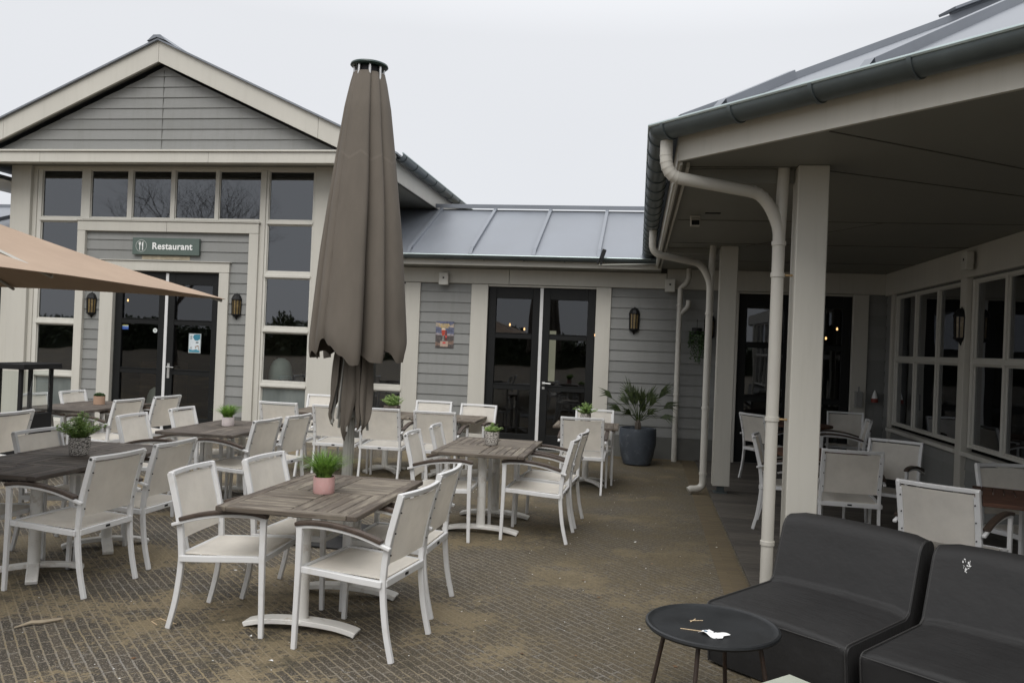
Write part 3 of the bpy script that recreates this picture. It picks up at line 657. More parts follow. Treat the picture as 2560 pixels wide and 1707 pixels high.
b = MB(); b.prism([(-4.72, EY, E_Z), (-4.72, RY, RZ), (-4.72, RY+2.2, E_Z), (-4.72, RY+2.2, E_Z-.03), (-4.72, RY, RZ-.03), (-4.72, EY, E_Z-.03)][::-1], (0, 0, 0), (9.0, 0, 0)); b.build('roof', M['zinc'], CW)
b = MB(); sy = (RZ-E_Z)/(RY-EY)
for k in range(9):
    x = -4.86+1.02*k
    b.beam((x, EY+.17, E_Z+.17*sy+.028), (x, RY-.05, RZ-.05*sy+.028), .055, .056)
    b.prism([(x-.0275, EY+.005, E_Z+.005), (x+.0275, EY+.005, E_Z+.005), (x+.0275, EY+.17, E_Z+.17*sy), (x+.0275, EY+.17, E_Z+.17*sy+.056), (x-.0275, EY+.17, E_Z+.17*sy+.056), (x-.0275, EY+.17, E_Z+.17*sy)][:2]+[(x+.0275, EY+.17, E_Z+.17*sy+.056), (x-.0275, EY+.17, E_Z+.17*sy+.056)], (0, 0, 0), (0, 0, .004))
b.box(-4.72, 4.28, RY-.09, RY+.09, RZ+.055, RZ+.085); b.box(-4.72, 4.28, RY-.09, RY-.082, RZ+.01, RZ+.055)
b.build('standing_seam', M['zinc'], CW, bevel=.003)
b = MB(); halfgutter(b, (-4.70, 12.83, 3.11), (.19, 12.83, 3.11), .062); gutter_rings(b, (-4.70, 12.83, 3.11), (.19, 12.83, 3.11), .062, .64); b.build('gutter', M['gutter'], CW, smooth=True)
b = MB(); b.tube([(-4.70, 12.765, 3.113), (.02, 12.765, 3.113)], .012, 8); b.build('gutter_bead', M['gbead'], CW, smooth=True)
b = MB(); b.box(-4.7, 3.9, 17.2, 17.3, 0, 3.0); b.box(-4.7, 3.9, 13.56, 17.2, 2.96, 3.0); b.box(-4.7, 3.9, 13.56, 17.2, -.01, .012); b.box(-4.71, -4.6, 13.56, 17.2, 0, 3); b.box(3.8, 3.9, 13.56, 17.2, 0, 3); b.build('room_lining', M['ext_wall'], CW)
for x, y, z in [(-2.55, 15.4, 2.10), (-2.30, 15.6, 2.03), (-1.95, 15.2, 2.0), (-1.0, 16.4, 1.98), (3.25, 15.0, 2.22), (3.05, 14.9, 2.05), (3.02, 16.2, 2.62)]:
    b = MB(); b.lathe([(0, -.022), (.012, -.018), (.017, 0), (.012, .018), (.006, .03)], 12, (x, y, z)); p = b.build('pendant_bulb', M['bulb'], CW, smooth=True); b = MB(); b.tube([(x, y, z+.04), (x, y, 2.96)], .003, 5); b.build('cord', M['dark'], p)
# far window with daylight at the back of the room, seen through the left leaf
b = MB(); b.box(-2.02, -1.86, 17.17, 17.2, 1.0, 2.05); b.build('far_window', emis('daylit_far_window', (.62, .62, .48), .55), CW)

# ================================================================== VERANDA PAVILION (right)
PV = empty('veranda_building', (3.6, 9, 0), 0, 'pavilion with deep covered veranda, square cream posts and zinc hipped roof at the right', 'building')  # canopy and wall run on out of view, lengthened to shade the veranda
ZS, ZG = 3.03, 3.22
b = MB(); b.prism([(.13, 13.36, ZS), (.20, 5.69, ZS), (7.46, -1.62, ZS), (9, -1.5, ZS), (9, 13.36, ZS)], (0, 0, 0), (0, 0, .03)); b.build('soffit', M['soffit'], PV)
for p, q in [((1.0, 5.0), (3.6, 6.75)), ((1.1, 6.0), (3.6, 7.35)), ((.26, 8.35), (3.6, 8.35)), ((.26, 10.1), (3.6, 10.1)), ((.26, 12.0), (3.6, 12.0)), ((1.15, 10.3), (2.2, 8.35)), ((.26, 5.95), (1.0, 5.95))]:
    b = MB(); b.beam((*p, ZS-.002), (*q, ZS-.002), .010, .006); b.build('soffit_joint', M['soffit_seam'], PV)
b = MB(); b.box(.50, .64, 7.9, 7.96, ZS-.006, ZS); b.build('soffit_vent', M['black'], PV)
def edge_board(b, p, q, z0, z1, t=.03):
    p = Vector((*p, 0)); q = Vector((*q, 0)); d = (q-p).normalized(); n = Vector((d.y, -d.x, 0))
    b.prism([p+Vector((0, 0, z0)), q+Vector((0, 0, z0)), q+Vector((0, 0, z1)), p+Vector((0, 0, z1))], (0, 0, 0), -n*t)
b = MB()
edge_board(b, (.165, 5.675), (7.42, -1.67), 3.005, 3.20); edge_board(b, (.10, 13.3), (.165, 5.678), 3.005, 3.20)
b.build('fascia', M['trim'], PV)
b = MB(); b.beam((.19, 5.70, 3.005), (.125, 13.3, 3.005), .017, .04); b.beam((.24, 5.80, 3.01), (.175, 13.3, 3.01), .02, .034); b.build('edge_profile', M['trim'], PV)
GL = [Vector((-.02, 13.34, ZG)), Vector((.05, 5.64, ZG)), Vector((7.36, -1.76, ZG))]
b = MB(); bd = MB()
for p, q in zip(GL, GL[1:]): halfgutter(b, p, q, .085)
gutter_rings(b, GL[1], GL[2], .085, .56, start=.08); gutter_rings(b, GL[1], GL[0], .085, .42, start=.18)
for c_ in GL[1:2]: b.lathe([(0, -.085), (.03, -.08), (.06, -.06), (.078, -.035), (.085, 0)], 20, c_)
b.build('gutter', M['gutter'], PV, smooth=True, ang=50)
n1 = .0825
bd.tube([(-.02-n1, 13.3, ZG+.004), (.05-n1, 5.64-n1*.414, ZG+.004), (7.36-n1*.7, -1.76-n1*.7, ZG+.004)], .013, 8); bd.build('gutter_bead', M['gbead'], PV, smooth=True)
T_ = math.tan(R(26)); d_ = 3.4; zt = ZG+.01+d_*T_
o1, o2, o3, o0, o4 = (.08, 5.655), (7.38, -1.72), (9, -1.72), (.01, 16), (9, 16)
i1 = (.08+d_, 5.655+d_*.4142); i2 = (7.38+d_*.4142, -1.72+d_)
b = MB(); zb = ZG+.012
b.poly([(*o0, zb), (*o1, zb), (*i1, zt), (i1[0], 16, zt)]); b.poly([(*o1, zb), (*o2, zb), (*i2, zt), (*i1, zt)]); b.poly([(*o2, zb), (*o3, zb), (9, i2[1], zt), (*i2, zt)]); b.poly([(i1[0], 16, zt), (*i1, zt), (*i2, zt), (9, i2[1], zt), (9, 16, zt)])
b.build('roof', M['zinc'], PV)
b = MB()
cd = Vector((1, -1, 0)).normalized(); sd_ = Vector((1, 1, 0)).normalized(); c0 = Vector((*o1, zb))
for s_ in (.36, 1.38, 2.42, 3.46, 4.5):
    hip = s_/math.tan(R(22.5)) if s_ < 2 else 3.4   # run up the slope until the hip
    hip = min(hip, 3.35); hip = s_*2.414 if s_*2.414 < 3.35 else 3.35
    base = c0+cd*s_; upv_ = Vector((sd_.x, sd_.y, T_)); nn = Vector((-sd_.x*T_, -sd_.y*T_, 1)).normalized()
    b.beam(base+upv_*.16+nn*.032, base+upv_*hip+nn*.032, .06, .064, nn)
    q0 = base+upv_*.01; q1 = base+upv_*.16
    b.prism([q0-cd*.03, q0+cd*.03, q1+cd*.03+nn*.062, q1-cd*.03+nn*.062], (0, 0, 0), nn*.003)
for y_ in (6.9, 7.95, 9.0, 10.05, 11.1, 12.15):
    b.beam((.2, y_, zb+.05), (3.5, y_, zb+.03+3.38*T_), .06, .06)
hd = Vector((d_, d_*.4142, d_*T_)); hn = Vector((-.924*T_, -.383*T_, 1)).normalized()
b.beam(c0+hd*.60+hn*.075, c0+hd*1.0+hn*.075, .17, .02, hn); b.beam(c0+hd*.605+hn*.03, c0+hd*1.0+hn*.03, .02, .09, hn); b.beam(c0+hd*.03+hn*.02, c0+hd*1.0+hn*.02, .05, .05, hn)
b.build('standing_seam', M['zinc'], PV, bevel=.002)
for i, (x0, y0, sz) in enumerate(((.985, 5.88, .205), (.86, 10.32, .205))):
    b = MB(); b.box(x0, x0+sz, y0, y0+sz, .11, ZS-.001); po = b.build('post', M['trim'], PV, bevel=.006)
    b = MB(); b.box(x0+.06, x0+sz-.06, y0+.06, y0+sz-.06, .02, .115); b.box(x0+.02, x0+sz-.02, y0+.02, y0+sz-.02, .02, .03); b.build('post_foot', M['gutter'], po)
b = MP(); b.box(.24, .98, 6.02, 6.10, ZS-.10, ZS-.003); b.box(.22, .85, 10.6, 10.68, ZS-.07, ZS-.003); b.build('soffit_beam', M['soffit'], PV)
def pipe(pts, r, clamps, extra=None, label=None):
    b = MB(); b.tube(pts, r, 20)
    for z in clamps:
        x, y = clampxy; b.lathe([(r+.001, -.016), (r+.007, -.014), (r+.007, .014), (r+.001, .016)], 20, (x, y, z))
    if extra:
        for e_ in extra: b.tube(*e_)
    return b
# near downpipe
px, py = .885, 5.97; clampxy = (px, py)
pts = [Vector((.085, 5.66, 3.14)), Vector((.085, 5.66, 3.08))]+arc((.085, 5.66, 3.04), (.19, 5.69, 2.89), (.085, 5.66, 2.90), 6)[0:]+[Vector((.69, 5.90, 2.845))]+arc((.69, 5.90, 2.845), (px-.01, py, 2.62), (.80, 5.945, 2.83), 6)[1:]+[Vector((px, py, 2.56)), Vector((px, py, .0))]
b = pipe(pts, .042, (2.50, 2.28, 1.28, .42), [([(px, py, 2.5), (px+.02, py+.02, ZS-.002)], .04, 20)])
for p_, d__ in ((pts[4], None),): pass
for q0, q1 in list(zip(pts, pts[1:]))[2:8]+list(zip(pts, pts[1:]))[9:15]:
    q0, q1 = Vector(q0), Vector(q1); d0 = (q1-q0).normalized(); b.tube([q0-d0*.003, q0+d0*.003], .0445, 20)
b.build('downpipe', M['pipe'], PV, smooth=True)
b = MB(); b.tube([(px+.04, py, 2.28), (px+.105, py, 2.28)], .008, 8); b.build('pipe_bracket', plain('rusty_bracket', (.36, .25, .13), .6, .3, var=.4, scale=40), PV); b = MB(); b.tube([(px+.04, py, 1.28), (px+.105, py, 1.28)], .008, 8); b.build('pipe_bracket', plain('rusty_bracket', (.36, .25, .13), .6, .3, var=.4, scale=40), PV)
# second downpipe
px, py = .745, 10.32; clampxy = (px, py)
pts = [Vector((.03, 9.9, 3.14)), Vector((.03, 9.9, 3.02))]+arc((.03, 9.9, 2.99), (.16, 9.95, 2.85), (.03, 9.9, 2.86), 6)+[Vector((.54, 10.22, 2.81))]+arc((.54, 10.22, 2.81), (px-.01, py, 2.58), (.66, 10.3, 2.80), 6)[1:]+[Vector((px, py, 2.5)), Vector((px, py, .16))]+arc((px, py, .15), (px-.14, py-.04, .065), (px, py, .05), 6)+[Vector((px-.17, py-.05, .045))]
b = pipe(pts, .042, (2.2, 1.05, .25), [([(px, py, 2.5), (px+.02, py+.02, ZS-.002)], .04, 20)]); b.build('downpipe', M['pipe'], PV, smooth=True)
# wall pipe with a wye
px, py = .50, 13.22; clampxy = (px, py)
b = pipe([Vector((.62, 13.15, ZS-.01)), Vector((.62, 13.15, 2.90))]+arc((.62, 13.15, 2.88), (px, py, 2.72), (.60, 13.15, 2.78), 5)+[Vector((px, py, 0.0))], .042, (2.45, 1.05, .5), [([(px, py, 2.30), (px+.10, py, 2.40), (px+.13, py, 2.45), (px+.135, py, 2.53)], .04, 16)])
b.build('downpipe', M['pipe'], PV, smooth=True)
# veranda wall (faces -X)
WX = 3.62
fx = lambda u, z, o: (WX-o, -u, z)          # u = -Y so that the outside stays on the left
b = MB(); siding(b, -13.36, 3, .05, .68, fx, z_ref=.01); b.build('siding', M['siding'], PV)
b = MB(); siding(b, -13.36, -12.98, .68, 2.7, fx, z_ref=.01); b.build('siding', M['siding'], PV)
b = MP(); b.box(WX, WX+.1, -3, 13.4, 0, .72); b.box(WX, WX+.1, 12.93, 13.4, .7, 2.659); b.box(WX, WX+.1, -3, 13.4, 2.66, 3.05); b.build('wall_core', M['plinth'], PV)
b = MP()
b.box(WX-.05, WX+.05, 12.93, 13.02, 0, 2.69)
for yy in (10.13, 7.3, 4.5, 1.5, -1.5): b.box(WX-.07, WX+.05, yy-.09, yy+.09, 0.02, 2.69)
b.box(WX-.045, WX+.02, -3, 13.36, 2.692, 3.029)
b.build('trim', M['trim'], PV, bevel=.004)
b = MP()
for y0, y1 in ((10.22, 12.93), (7.39, 10.04), (4.59, 7.21)): b.box(WX-.09, WX+.02, y0, y1, .685, .735)
b.build('window_ledge', M['frame'], PV, bevel=.004)
for y0, y1 in ((10.24, 12.91), (7.41, 10.02), (4.61, 7.19), (1.6, 4.41), (-1.4, 1.4)):
    wd = (y1-y0-.08)/3
    window_unit(PV, fx, -y1, -y0, [(.81, 1.70), (1.77, 2.63)], [(-y1+.05+i*wd+.015, -y1+.05+(i+1)*wd-.035) for i in range(3)], M['glass'])
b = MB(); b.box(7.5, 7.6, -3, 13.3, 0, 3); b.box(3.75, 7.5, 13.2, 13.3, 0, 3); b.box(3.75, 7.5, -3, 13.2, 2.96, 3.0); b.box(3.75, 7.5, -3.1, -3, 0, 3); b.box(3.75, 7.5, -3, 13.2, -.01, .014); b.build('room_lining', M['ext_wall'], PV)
for x, y, z in [(4.6, 8.75, 2.05), (5.2, 8.5, 2.2)]:
    b = MB(); b.lathe([(0, -.022), (.012, -.018), (.017, 0), (.012, .018), (.006, .03)], 12, (x, y, z)); p = b.build('pendant_bulb', M['bulb'], PV, smooth=True); b = MB(); b.tube([(x, y, z+.04), (x, y, 2.96)], .003, 5); b.build('cord', M['dark'], p)
b = MB(); b.box(7.45, 7.49, 11.9, 12.15, 1.45, 1.95); b.box(7.45, 7.49, 12.6, 12.8, 1.5, 1.9); b.build('far_window', emis('pale_far_window', (.38, .52, .48), .6), PV)

# ================================================================== CHAIRS
def chair_proto():
    t = empty('patio_armchair', (0, 0, 0), 0, 'x', 'chair', 'white armchairs on the terrace')
    W = M['white_metal']
    rear = [(-.288, 0), (-.250, .16), (-.228, .33), (-.226, .45), (-.247, .62), (-.310, .868)]
    prof = lambda z: next((a[0]+(b[0]-a[0])*(z-a[1])/(b[1]-a[1]) for a, b in zip(CP, CP[1:]) if a[1] <= z <= b[1]), -.3)
    CP = catmull(rear, 6)
    for s in (-1, 1):
        b = MB(); b.strip(rear, s*.236-.0125, s*.236+.0125, (.029, .036), 5); b.build('rear_leg', W, t, bevel=.003, smooth=True, local=True)
        b = MB(); b.strip([(.272, 0), (.266, .25), (.262, .45), (.262, .648)], s*.266-.0125, s*.266+.0125, (.027, .036), 3); b.build('front_leg', W, t, bevel=.003, smooth=True, local=True)
        ap = [(.284, .645), (.19, .660), (.05, .658), (-.10, .636), (-.272, .588)]
        b = MB(); b.strip(ap, s*.266-.012, s*.266+.012, .018, 5); a = b.build('armrest', W, t, bevel=.003, smooth=True, local=True)
        b = MB(); b.strip([(y+.002, z+.0205) for y, z in ap[:-1]]+[(-.225, .622)], s*.266-.0215, s*.266+.0215, .022, 5); b.build('arm_pad', M['teak_pad'], a, bevel=.006, smooth=True, local=True, seg=2)
    b = MB()
    for s in (-1, 1): b.strip([(.255, .425), (.10, .418), (-.05, .408), (-.225, .400)], (s*.266 if s < 0 else s*.236)+.0, (s*.236 if s < 0 else s*.266), .034, 4)
    b.box(-.236, .236, -.246, -.224, .383, .421); b.box(-.25, .25, .247, .268, .408, .438)
    b.build('seat_frame', W, t, bevel=.003, smooth=True, local=True)
    b = MB(); b.box(-.018, .018, -.2495, -.246, .396, .409); b.build('maker_plate', M['dark'], t, local=True)
    b = MB()
    def seat(u, v):
        x = -.224+.448*u; y = -.218+.478*v; z = .437-.017*math.sin(math.pi*u)*math.sin(math.pi*min(1, v*1.05))-.014*(1-v)
        if v > .93: z -= .018*((v-.93)/.07)**2
        return (x, y, z)
    b.grid(12, 14, seat, .004, (1, 1)); b.build('seat', M['sling'], t, smooth=True, local=True, ang=60)
    b = MB()
    def back(u, v):
        x = -.216+.432*u; z = .500+.338*v; return (x, prof(z)-.004-.024*math.sin(math.pi*u)*(.35+.65*v), z)
    b.grid(12, 10, lambda u, v: back(1-u, v), .004, (1, 1)); bk = b.build('backrest', M['sling'], t, smooth=True, local=True, ang=60)
    for s in (-1, 1):
        b = MB(); b.strip([(prof(z)-.010, z) for z in (.498, .60, .72, .825)], s*.222-.009, s*.222+.009, .014, 2)
        sr = b.build('side_rail', W, t, bevel=.002, local=True)
        for z in (.55, .665, .775): b = MB(); b.tube([(s*.222, prof(z)-.016, z), (s*.222, prof(z)-.023, z-.002)], .0045, 8); b.build('screw', M['dark'], sr, local=True)
    b = MB(); n = 12; k = []
    for i in range(n+1):
        x = -.2485+.497*i/n; y = -.303-.028*math.sin(math.pi*i/n); z = .860; h = .027
        k.append(b.add([(x, y+.012, z-h/2+.003), (x, y-.012, z-h/2), (x, y-.018, z+h/2), (x, y+.008, z+h/2+.002)]))
    for a, c in zip(k, k[1:]):
        for j in range(4): b.face((a+j, c+j, c+(j+1) % 4, a+(j+1) % 4))
    b.face((k[0], k[0]+1, k[0]+2, k[0]+3)[::1]); b.face((k[-1]+3, k[-1]+2, k[-1]+1, k[-1])); b.build('back_rail', W, t, bevel=.003, smooth=True, local=True)
    PROTO['chair'] = (t, False)
chair_proto()
def chair(x, y, face, label, group='white armchairs on the terrace', z=0, s=1.035):
    """face: degrees of the viewing direction of a sitter (0 = +X, 90 = +Y)"""
    o = place('chair', (x, y, z), R(face-90), label, None, group); o.scale = (s, s, s); return o

CH = [
 # near centre table
 (-2.385, 4.69, 2, 'white armchair at the left front of the nearest table, backrest seen from its front'),
 (-2.22, 5.28, -4, 'white armchair tucked in at the far left of the nearest table'),
 (-1.53, 4.55, 171, 'white armchair nearest to the camera, front right of the pink pot table'),
 (-1.54, 5.26, 178, 'white armchair right behind the nearest one on the right side of the pink pot table'),
 # left table
 (-3.74, 5.03, 176, 'white armchair nearest on the right side of the long left table with the eucalyptus pot'),
 (-3.76, 5.73, 178, 'second white armchair on the right side of the long left table, behind the nearest there'),
 (-4.42, 5.88, 0, 'white armchair behind the patterned eucalyptus pot, on the far side of the long left table'),
 (-4.46, 5.02, 2, 'white armchair cut by the left photo edge, under the near end of the left table'),
 (-6.20, 6.98, 184, 'white armchair at the left photo edge in front of the black patio heater'),
 # white pot table
 (-4.58, 7.36, 3, 'nearer left white armchair of the table with the white grass pot'),
 (-4.60, 8.27, 3, 'farther left white armchair of the table with the white grass pot'),
 (-3.93, 7.62, 176, 'nearer right white armchair of the table with the white grass pot'),
 (-3.86, 8.20, 175, 'farther right white armchair of the table with the white grass pot'),
 # right middle table
 (-1.74, 7.27, 2, 'nearer left white armchair of the middle right table with the knit pot'),
 (-1.70, 7.97, 4, 'white armchair on the left of the middle right table, farther one with slim top showing'),
 (-.91, 7.47, 178, 'white armchair on the right of the middle right table, nearer one seen nearly edge on'),
 (-.88, 8.14, 176, 'white armchair on the right of the middle right table, farther one seen nearly edge on'),
 # long back table, near side
 (-4.42, 9.92, 86, 'leftmost white armchair turning its back to the camera along the table row'),
 (-3.73, 9.88, 92, 'white armchair with its back to the camera, directly left of the closed umbrella pole'),
 (-3.12, 9.84, 90, 'white armchair with its back to the camera, directly right of the closed umbrella pole'),
 (-2.42, 9.78, 90, 'rightmost white armchair turning its back to the camera along the table row'),
 # long back table, far side
 (-4.50, 10.93, 270, 'white armchair facing the camera behind the table row, left of the closed umbrella'),
 (-2.86, 10.82, 270, 'white armchair facing the camera behind the table row, below the beer poster'),
 (-2.23, 10.62, 262, 'white armchair facing the camera behind the table row, before the black double door'),
 # small table by the palm
 (-.70, 10.03, 90, 'white armchair with its back to the camera at the small square table beside the palm'),
 (-.64, 10.80, 270, 'white armchair facing the camera behind the small square table beside the palm'),
 # far left table by the door
 (-6.30, 8.93, 176, 'white armchair on the near right side of the dark table before the restaurant door'),
 (-6.27, 9.68, 175, 'white armchair on the far right side of the dark table before the restaurant door'),
 (-7.00, 9.70, 3, 'white armchair behind the dark table before the restaurant door, only its top showing'),
 (-7.0, 9.0, 2, 'white armchair seen through the glass of the black patio heater, at the dark table'),
]
for c in CH: chair(*c)
G2 = 'white armchairs on the veranda'
for c in [
 (1.83, 7.90, 87, 'white armchair on the deck turning its back, right of the near square post'),
 (2.33, 8.50, 238, 'white armchair on the deck facing the camera, one dark armrest curling outward'),
 (2.10, 6.03, 53, 'largest white armchair on the deck, its back just above the charcoal lounge seats'),
 (2.96, 6.88, 283, 'white armchair cut by the right photo edge, beyond the red brown square table'),
 (1.72, 11.72, 33, 'white armchair far back on the deck, left of the near downpipe'),
 (2.92, 12.62, 262, 'farthest white armchair on the deck, facing the camera before the dark back wall'),
 (2.62, 11.55, 172, 'white armchair far back on the deck right of the round table, seen in profile'),
 (1.44, 8.55, -12, 'white armchair on the deck mostly hidden behind the near downpipe and square post')]:
    chair(*c, G2, z=.022)

# ================================================================== TABLES
def slat_panel(b, x0, x1, y0, y1, z0, z1, along, n):
    g = .0055
    for i in range(n):
        b.t = random.gauss(.48, .13)
        if along == 0: w_ = (y1-y0)/n; b.box(x0, x1, y0+i*w_+g/2, y0+(i+1)*w_-g/2, z0, z1, 0)
        else: w_ = (x1-x0)/n; b.box(x0+i*w_+g/2, x0+(i+1)*w_-g/2, y0, y1, z0, z1, 1)
def tabletop(b, hx, hy, z1=.752, th=.03):
    z0 = z1-th; f = .062; g = .002
    b.t = .12; 
    for sx in (-1, 1):
        b.t = random.uniform(.1, .5); b.box(sx*hx, sx*(hx-f), -hy+.001, hy-.001, z0, z1, 1)
    for sy in (-1, 1):
        b.t = random.uniform(.1, .5); b.box(-hx+f+g, hx-f-g, sy*hy, sy*(hy-f), z0, z1, 0)
    ix, iy = hx-f-g, hy-f-g; m = .003
    b.t = .3; ny = 2 if hy < .5 else 2
    for i, (xa, xb) in enumerate(((-ix, -m), (m, ix))):
        for j, (ya, yb) in enumerate(((-iy, -m), (m, iy))):
            along = (i+j) % 2; L_ = (yb-ya) if along == 0 else (xb-xa)
            slat_panel(b, xa, xb, ya, yb, z0+.006, z1-.0015, along, max(4, round(L_/.075)))
def arch_foot(b, L_, w0=.070, hmax=.062, rot=0, c=(0, 0)):
    pts = [(-L_, .015), (-L_+.03, .026), (-L_*.62, .046), (-L_*.25, .056), (0, .058), (L_*.25, .056), (L_*.62, .046), (L_-.03, .026), (L_, .015)]
    old = b.M; b.M = (old or Matrix.Identity(4)) @ Matrix.Translation((c[0], c[1], 0)) @ Matrix.Rotation(rot, 4, 'Z')
    b.strip(pts, -w0/2, w0/2, .030, 4); b.M = old
def pedestal(t, x, y, kind, rz=0):
    b = MB(); b.lathe([(.040, .06), (.039, .3), (.038, .69)], 20, (x, y, 0)); b.box(x-.16, x+.16, y-.035, y+.035, .69, .715); b.box(x-.035, x+.035, y-.16, y+.16, .695, .718)
    p = b.build('pedestal', M['worn_metal'], t, smooth=True, local=True)
    b = MB()
    if kind == 'bar': arch_foot(b, .345, .10, rot=rz+R(90), c=(x, y))
    else: arch_foot(b, .31, .075, rot=rz+R(45), c=(x, y)); arch_foot(b, .3105, .0745, rot=rz+R(135), c=(x, y))
    b.lathe([(.055, .05), (.055, .066), (.042, .075)], 20, (x, y, 0)); b.build('foot', M['worn_metal'], p, bevel=.004, smooth=True, local=True)
def table(name, x, y, rz, hx, hy, peds, kind, label, mat='teak', group=None, z=0, cross=0):
    t = empty(name, (x, y, z), rz, label, 'table', group)
    b = MB(); tabletop(b, hx, hy); b.build('tabletop', M[mat], t, bevel=.004, local=True)
    for p in peds: pedestal(t, *p, kind, cross)
    return t
GT = 'weathered wood tables on the terrace'
table('slatted_table', -1.925, 4.965, R(-1), .42, .64, [(0, -.36), (0, .36)], 'bar', 'weathered slatted table with the pink grass pot, nearest to the camera', group=GT)
table('slatted_table', -1.425, 7.77, R(0), .42, .64, [(0, -.36), (0, .36)], 'bar', 'weathered slatted table with the knit patterned pot, right of the closed umbrella', group=GT)
table('slatted_table', -4.25, 5.17, R(0), .42, .42, [(.1, 0)], 'cross', 'near half of the joined pair of weathered tables at the left edge', mat='darkteak', group=GT, cross=R(-8))
table('slatted_table', -4.27, 6.03, R(1), .42, .42, [(.1, -.05)], 'cross', 'far half of the joined pair of weathered tables at the left, holding the eucalyptus pot', mat='darkteak', group=GT, cross=R(-8))
table('slatted_table', -4.27, 8.02, R(1), .40, .66, [(0, -.36), (0, .36)], 'bar', 'weathered slatted table with the white grass pot, in front of the restaurant door', mat='darkteak', group=GT)
for i, (x, l) in enumerate(((-4.16, 'left end of the row of weathered tables near the wall, beside the umbrella'), (-3.32, 'middle one of the row of weathered tables near the wall, with the wooden plant box'), (-2.48, 'right end of the row of weathered tables near the wall, corner free'))):
    table('slatted_table', x, 10.50, R((1.2, -.5, .3)[i]), .418, .42, [(0, -.05)], 'cross', l, group=GT, cross=R(6))
table('slatted_table', -.70, 10.53, R(1), .40, .38, [(0, 0)], 'cross', 'small square weathered table beside the palm', group=GT)
table('slatted_table', -6.88, 9.42, R(0), .43, .70, [(0, -.38), (0, .38)], 'bar', 'dark weathered table before the restaurant door with the terracotta pot', mat='darkteak', group=GT)
table('hardwood_table', 2.80, 6.40, R(-20), .42, .42, [(0, 0)], 'cross', 'red brown slatted square table on the deck at the right edge', mat='redteak', group='red brown tables on the deck', z=.022)
for x, y, r, l in ((2.18, 12.15, .44, 'small round red brown table far back on the deck'), (1.76, 8.62, .46, 'round red brown table on the deck hidden behind the square post')):
    t = empty('round_table', (x, y, .022), 0, l, 'table', 'red brown tables on the deck')
    b = MB(); n = 10
    for i in range(n):
        a, c = -r+2*r*i/n+.002, -r+2*r*(i+1)/n-.002; P = []
        for k in range(7):
            yy = a+(c-a)*k/6; P.append((math.sqrt(max(0, r*r-yy*yy)), yy, .722))
        P = P+[(-p[0], p[1], p[2]) for p in P[::-1]]; b.t = random.random(); b.prism(P, (0, 0, 0), (0, 0, .028))
    b.build('tabletop', M['redteak'], t, local=True)
    pedestal(t, 0, 0, 'cross')

# ================================================================== SMALL POTTED PLANTS
def blade(b, base, ang, lean, h, w_, n=5):
    P = []; d = Vector((math.cos(ang), math.sin(ang), 0)); sd__ = Vector((-d.y, d.x, 0))
    for i in range(n+1):
        t = i/n; p = Vector(base)+d*(lean*t*t)+Vector((0, 0, h*t*(1-.28*lean/h*t))); ww = w_*(1-t)**.7*.5+.0002; P.append((p-sd__*ww, p+sd__*ww))
    for a, c in zip(P, P[1:]): b.quad(a[0], a[1], c[1], c[0])
def leafq(b, p, d, n, l, w_):
    d = d.normalized(); s = d.cross(n).normalized()*w_/2; b.poly([p, p+d*l*.45+s, p+d*l, p+d*l*.45-s])
def rnd(s): return random.uniform(-s, s)
def grass_fn(b, z, r, h, n):
    for i in range(n):
        a = random.uniform(0, 6.283); q = r*math.sqrt(random.random())*.8; blade(b, (math.cos(a)*q, math.sin(a)*q, z), a+rnd(.7), (.45+q/r)*h*random.uniform(.2, .95), h*random.uniform(.6, 1.05), .0075)
def leafy_fn(b, z, r, h, n, sz=.017):
    for i in range(n):
        a = random.uniform(0, 6.283); q = random.random(); d = Vector((math.cos(a)*q*1.0, math.sin(a)*q*1.0, 1.15-q*.5)); L_ = h*random.uniform(.6, 1.05)*(1.0-.05*q)
        p0 = Vector((math.cos(a)*r*.5*q, math.sin(a)*r*.5*q, z)); m_ = 9
        pts = [p0+d*L_*k/m_+Vector((rnd(.003), rnd(.003), -.02*q*(k/m_)**2)) for k in range(m_+1)]
        b.tube([pts[0], pts[m_//2], pts[-1]], .0011, 3, False)
        for k in range(1, m_+1):
            for s in range(3):
                th = random.uniform(0, 6.283); dd = Vector((math.cos(th), math.sin(th), random.uniform(-.1, .7)))
                leafq(b, pts[k], dd, Vector((rnd(.4), rnd(.4), 1)), sz*random.uniform(.7, 1.2), sz*.6)
def lump_fn(b, z, r, h, n):
    for i in range(n):
        a = random.uniform(0, 6.283); q = math.sqrt(random.random()); p = Vector((math.cos(a)*r*q, math.sin(a)*r*q, z+h*math.sqrt(max(0, 1-q*q*.8))*random.uniform(.5, 1)))
        leafq(b, p, Vector((rnd(1), rnd(1), random.uniform(0, 1))), Vector((rnd(1), rnd(1), 1)), .015, .010)
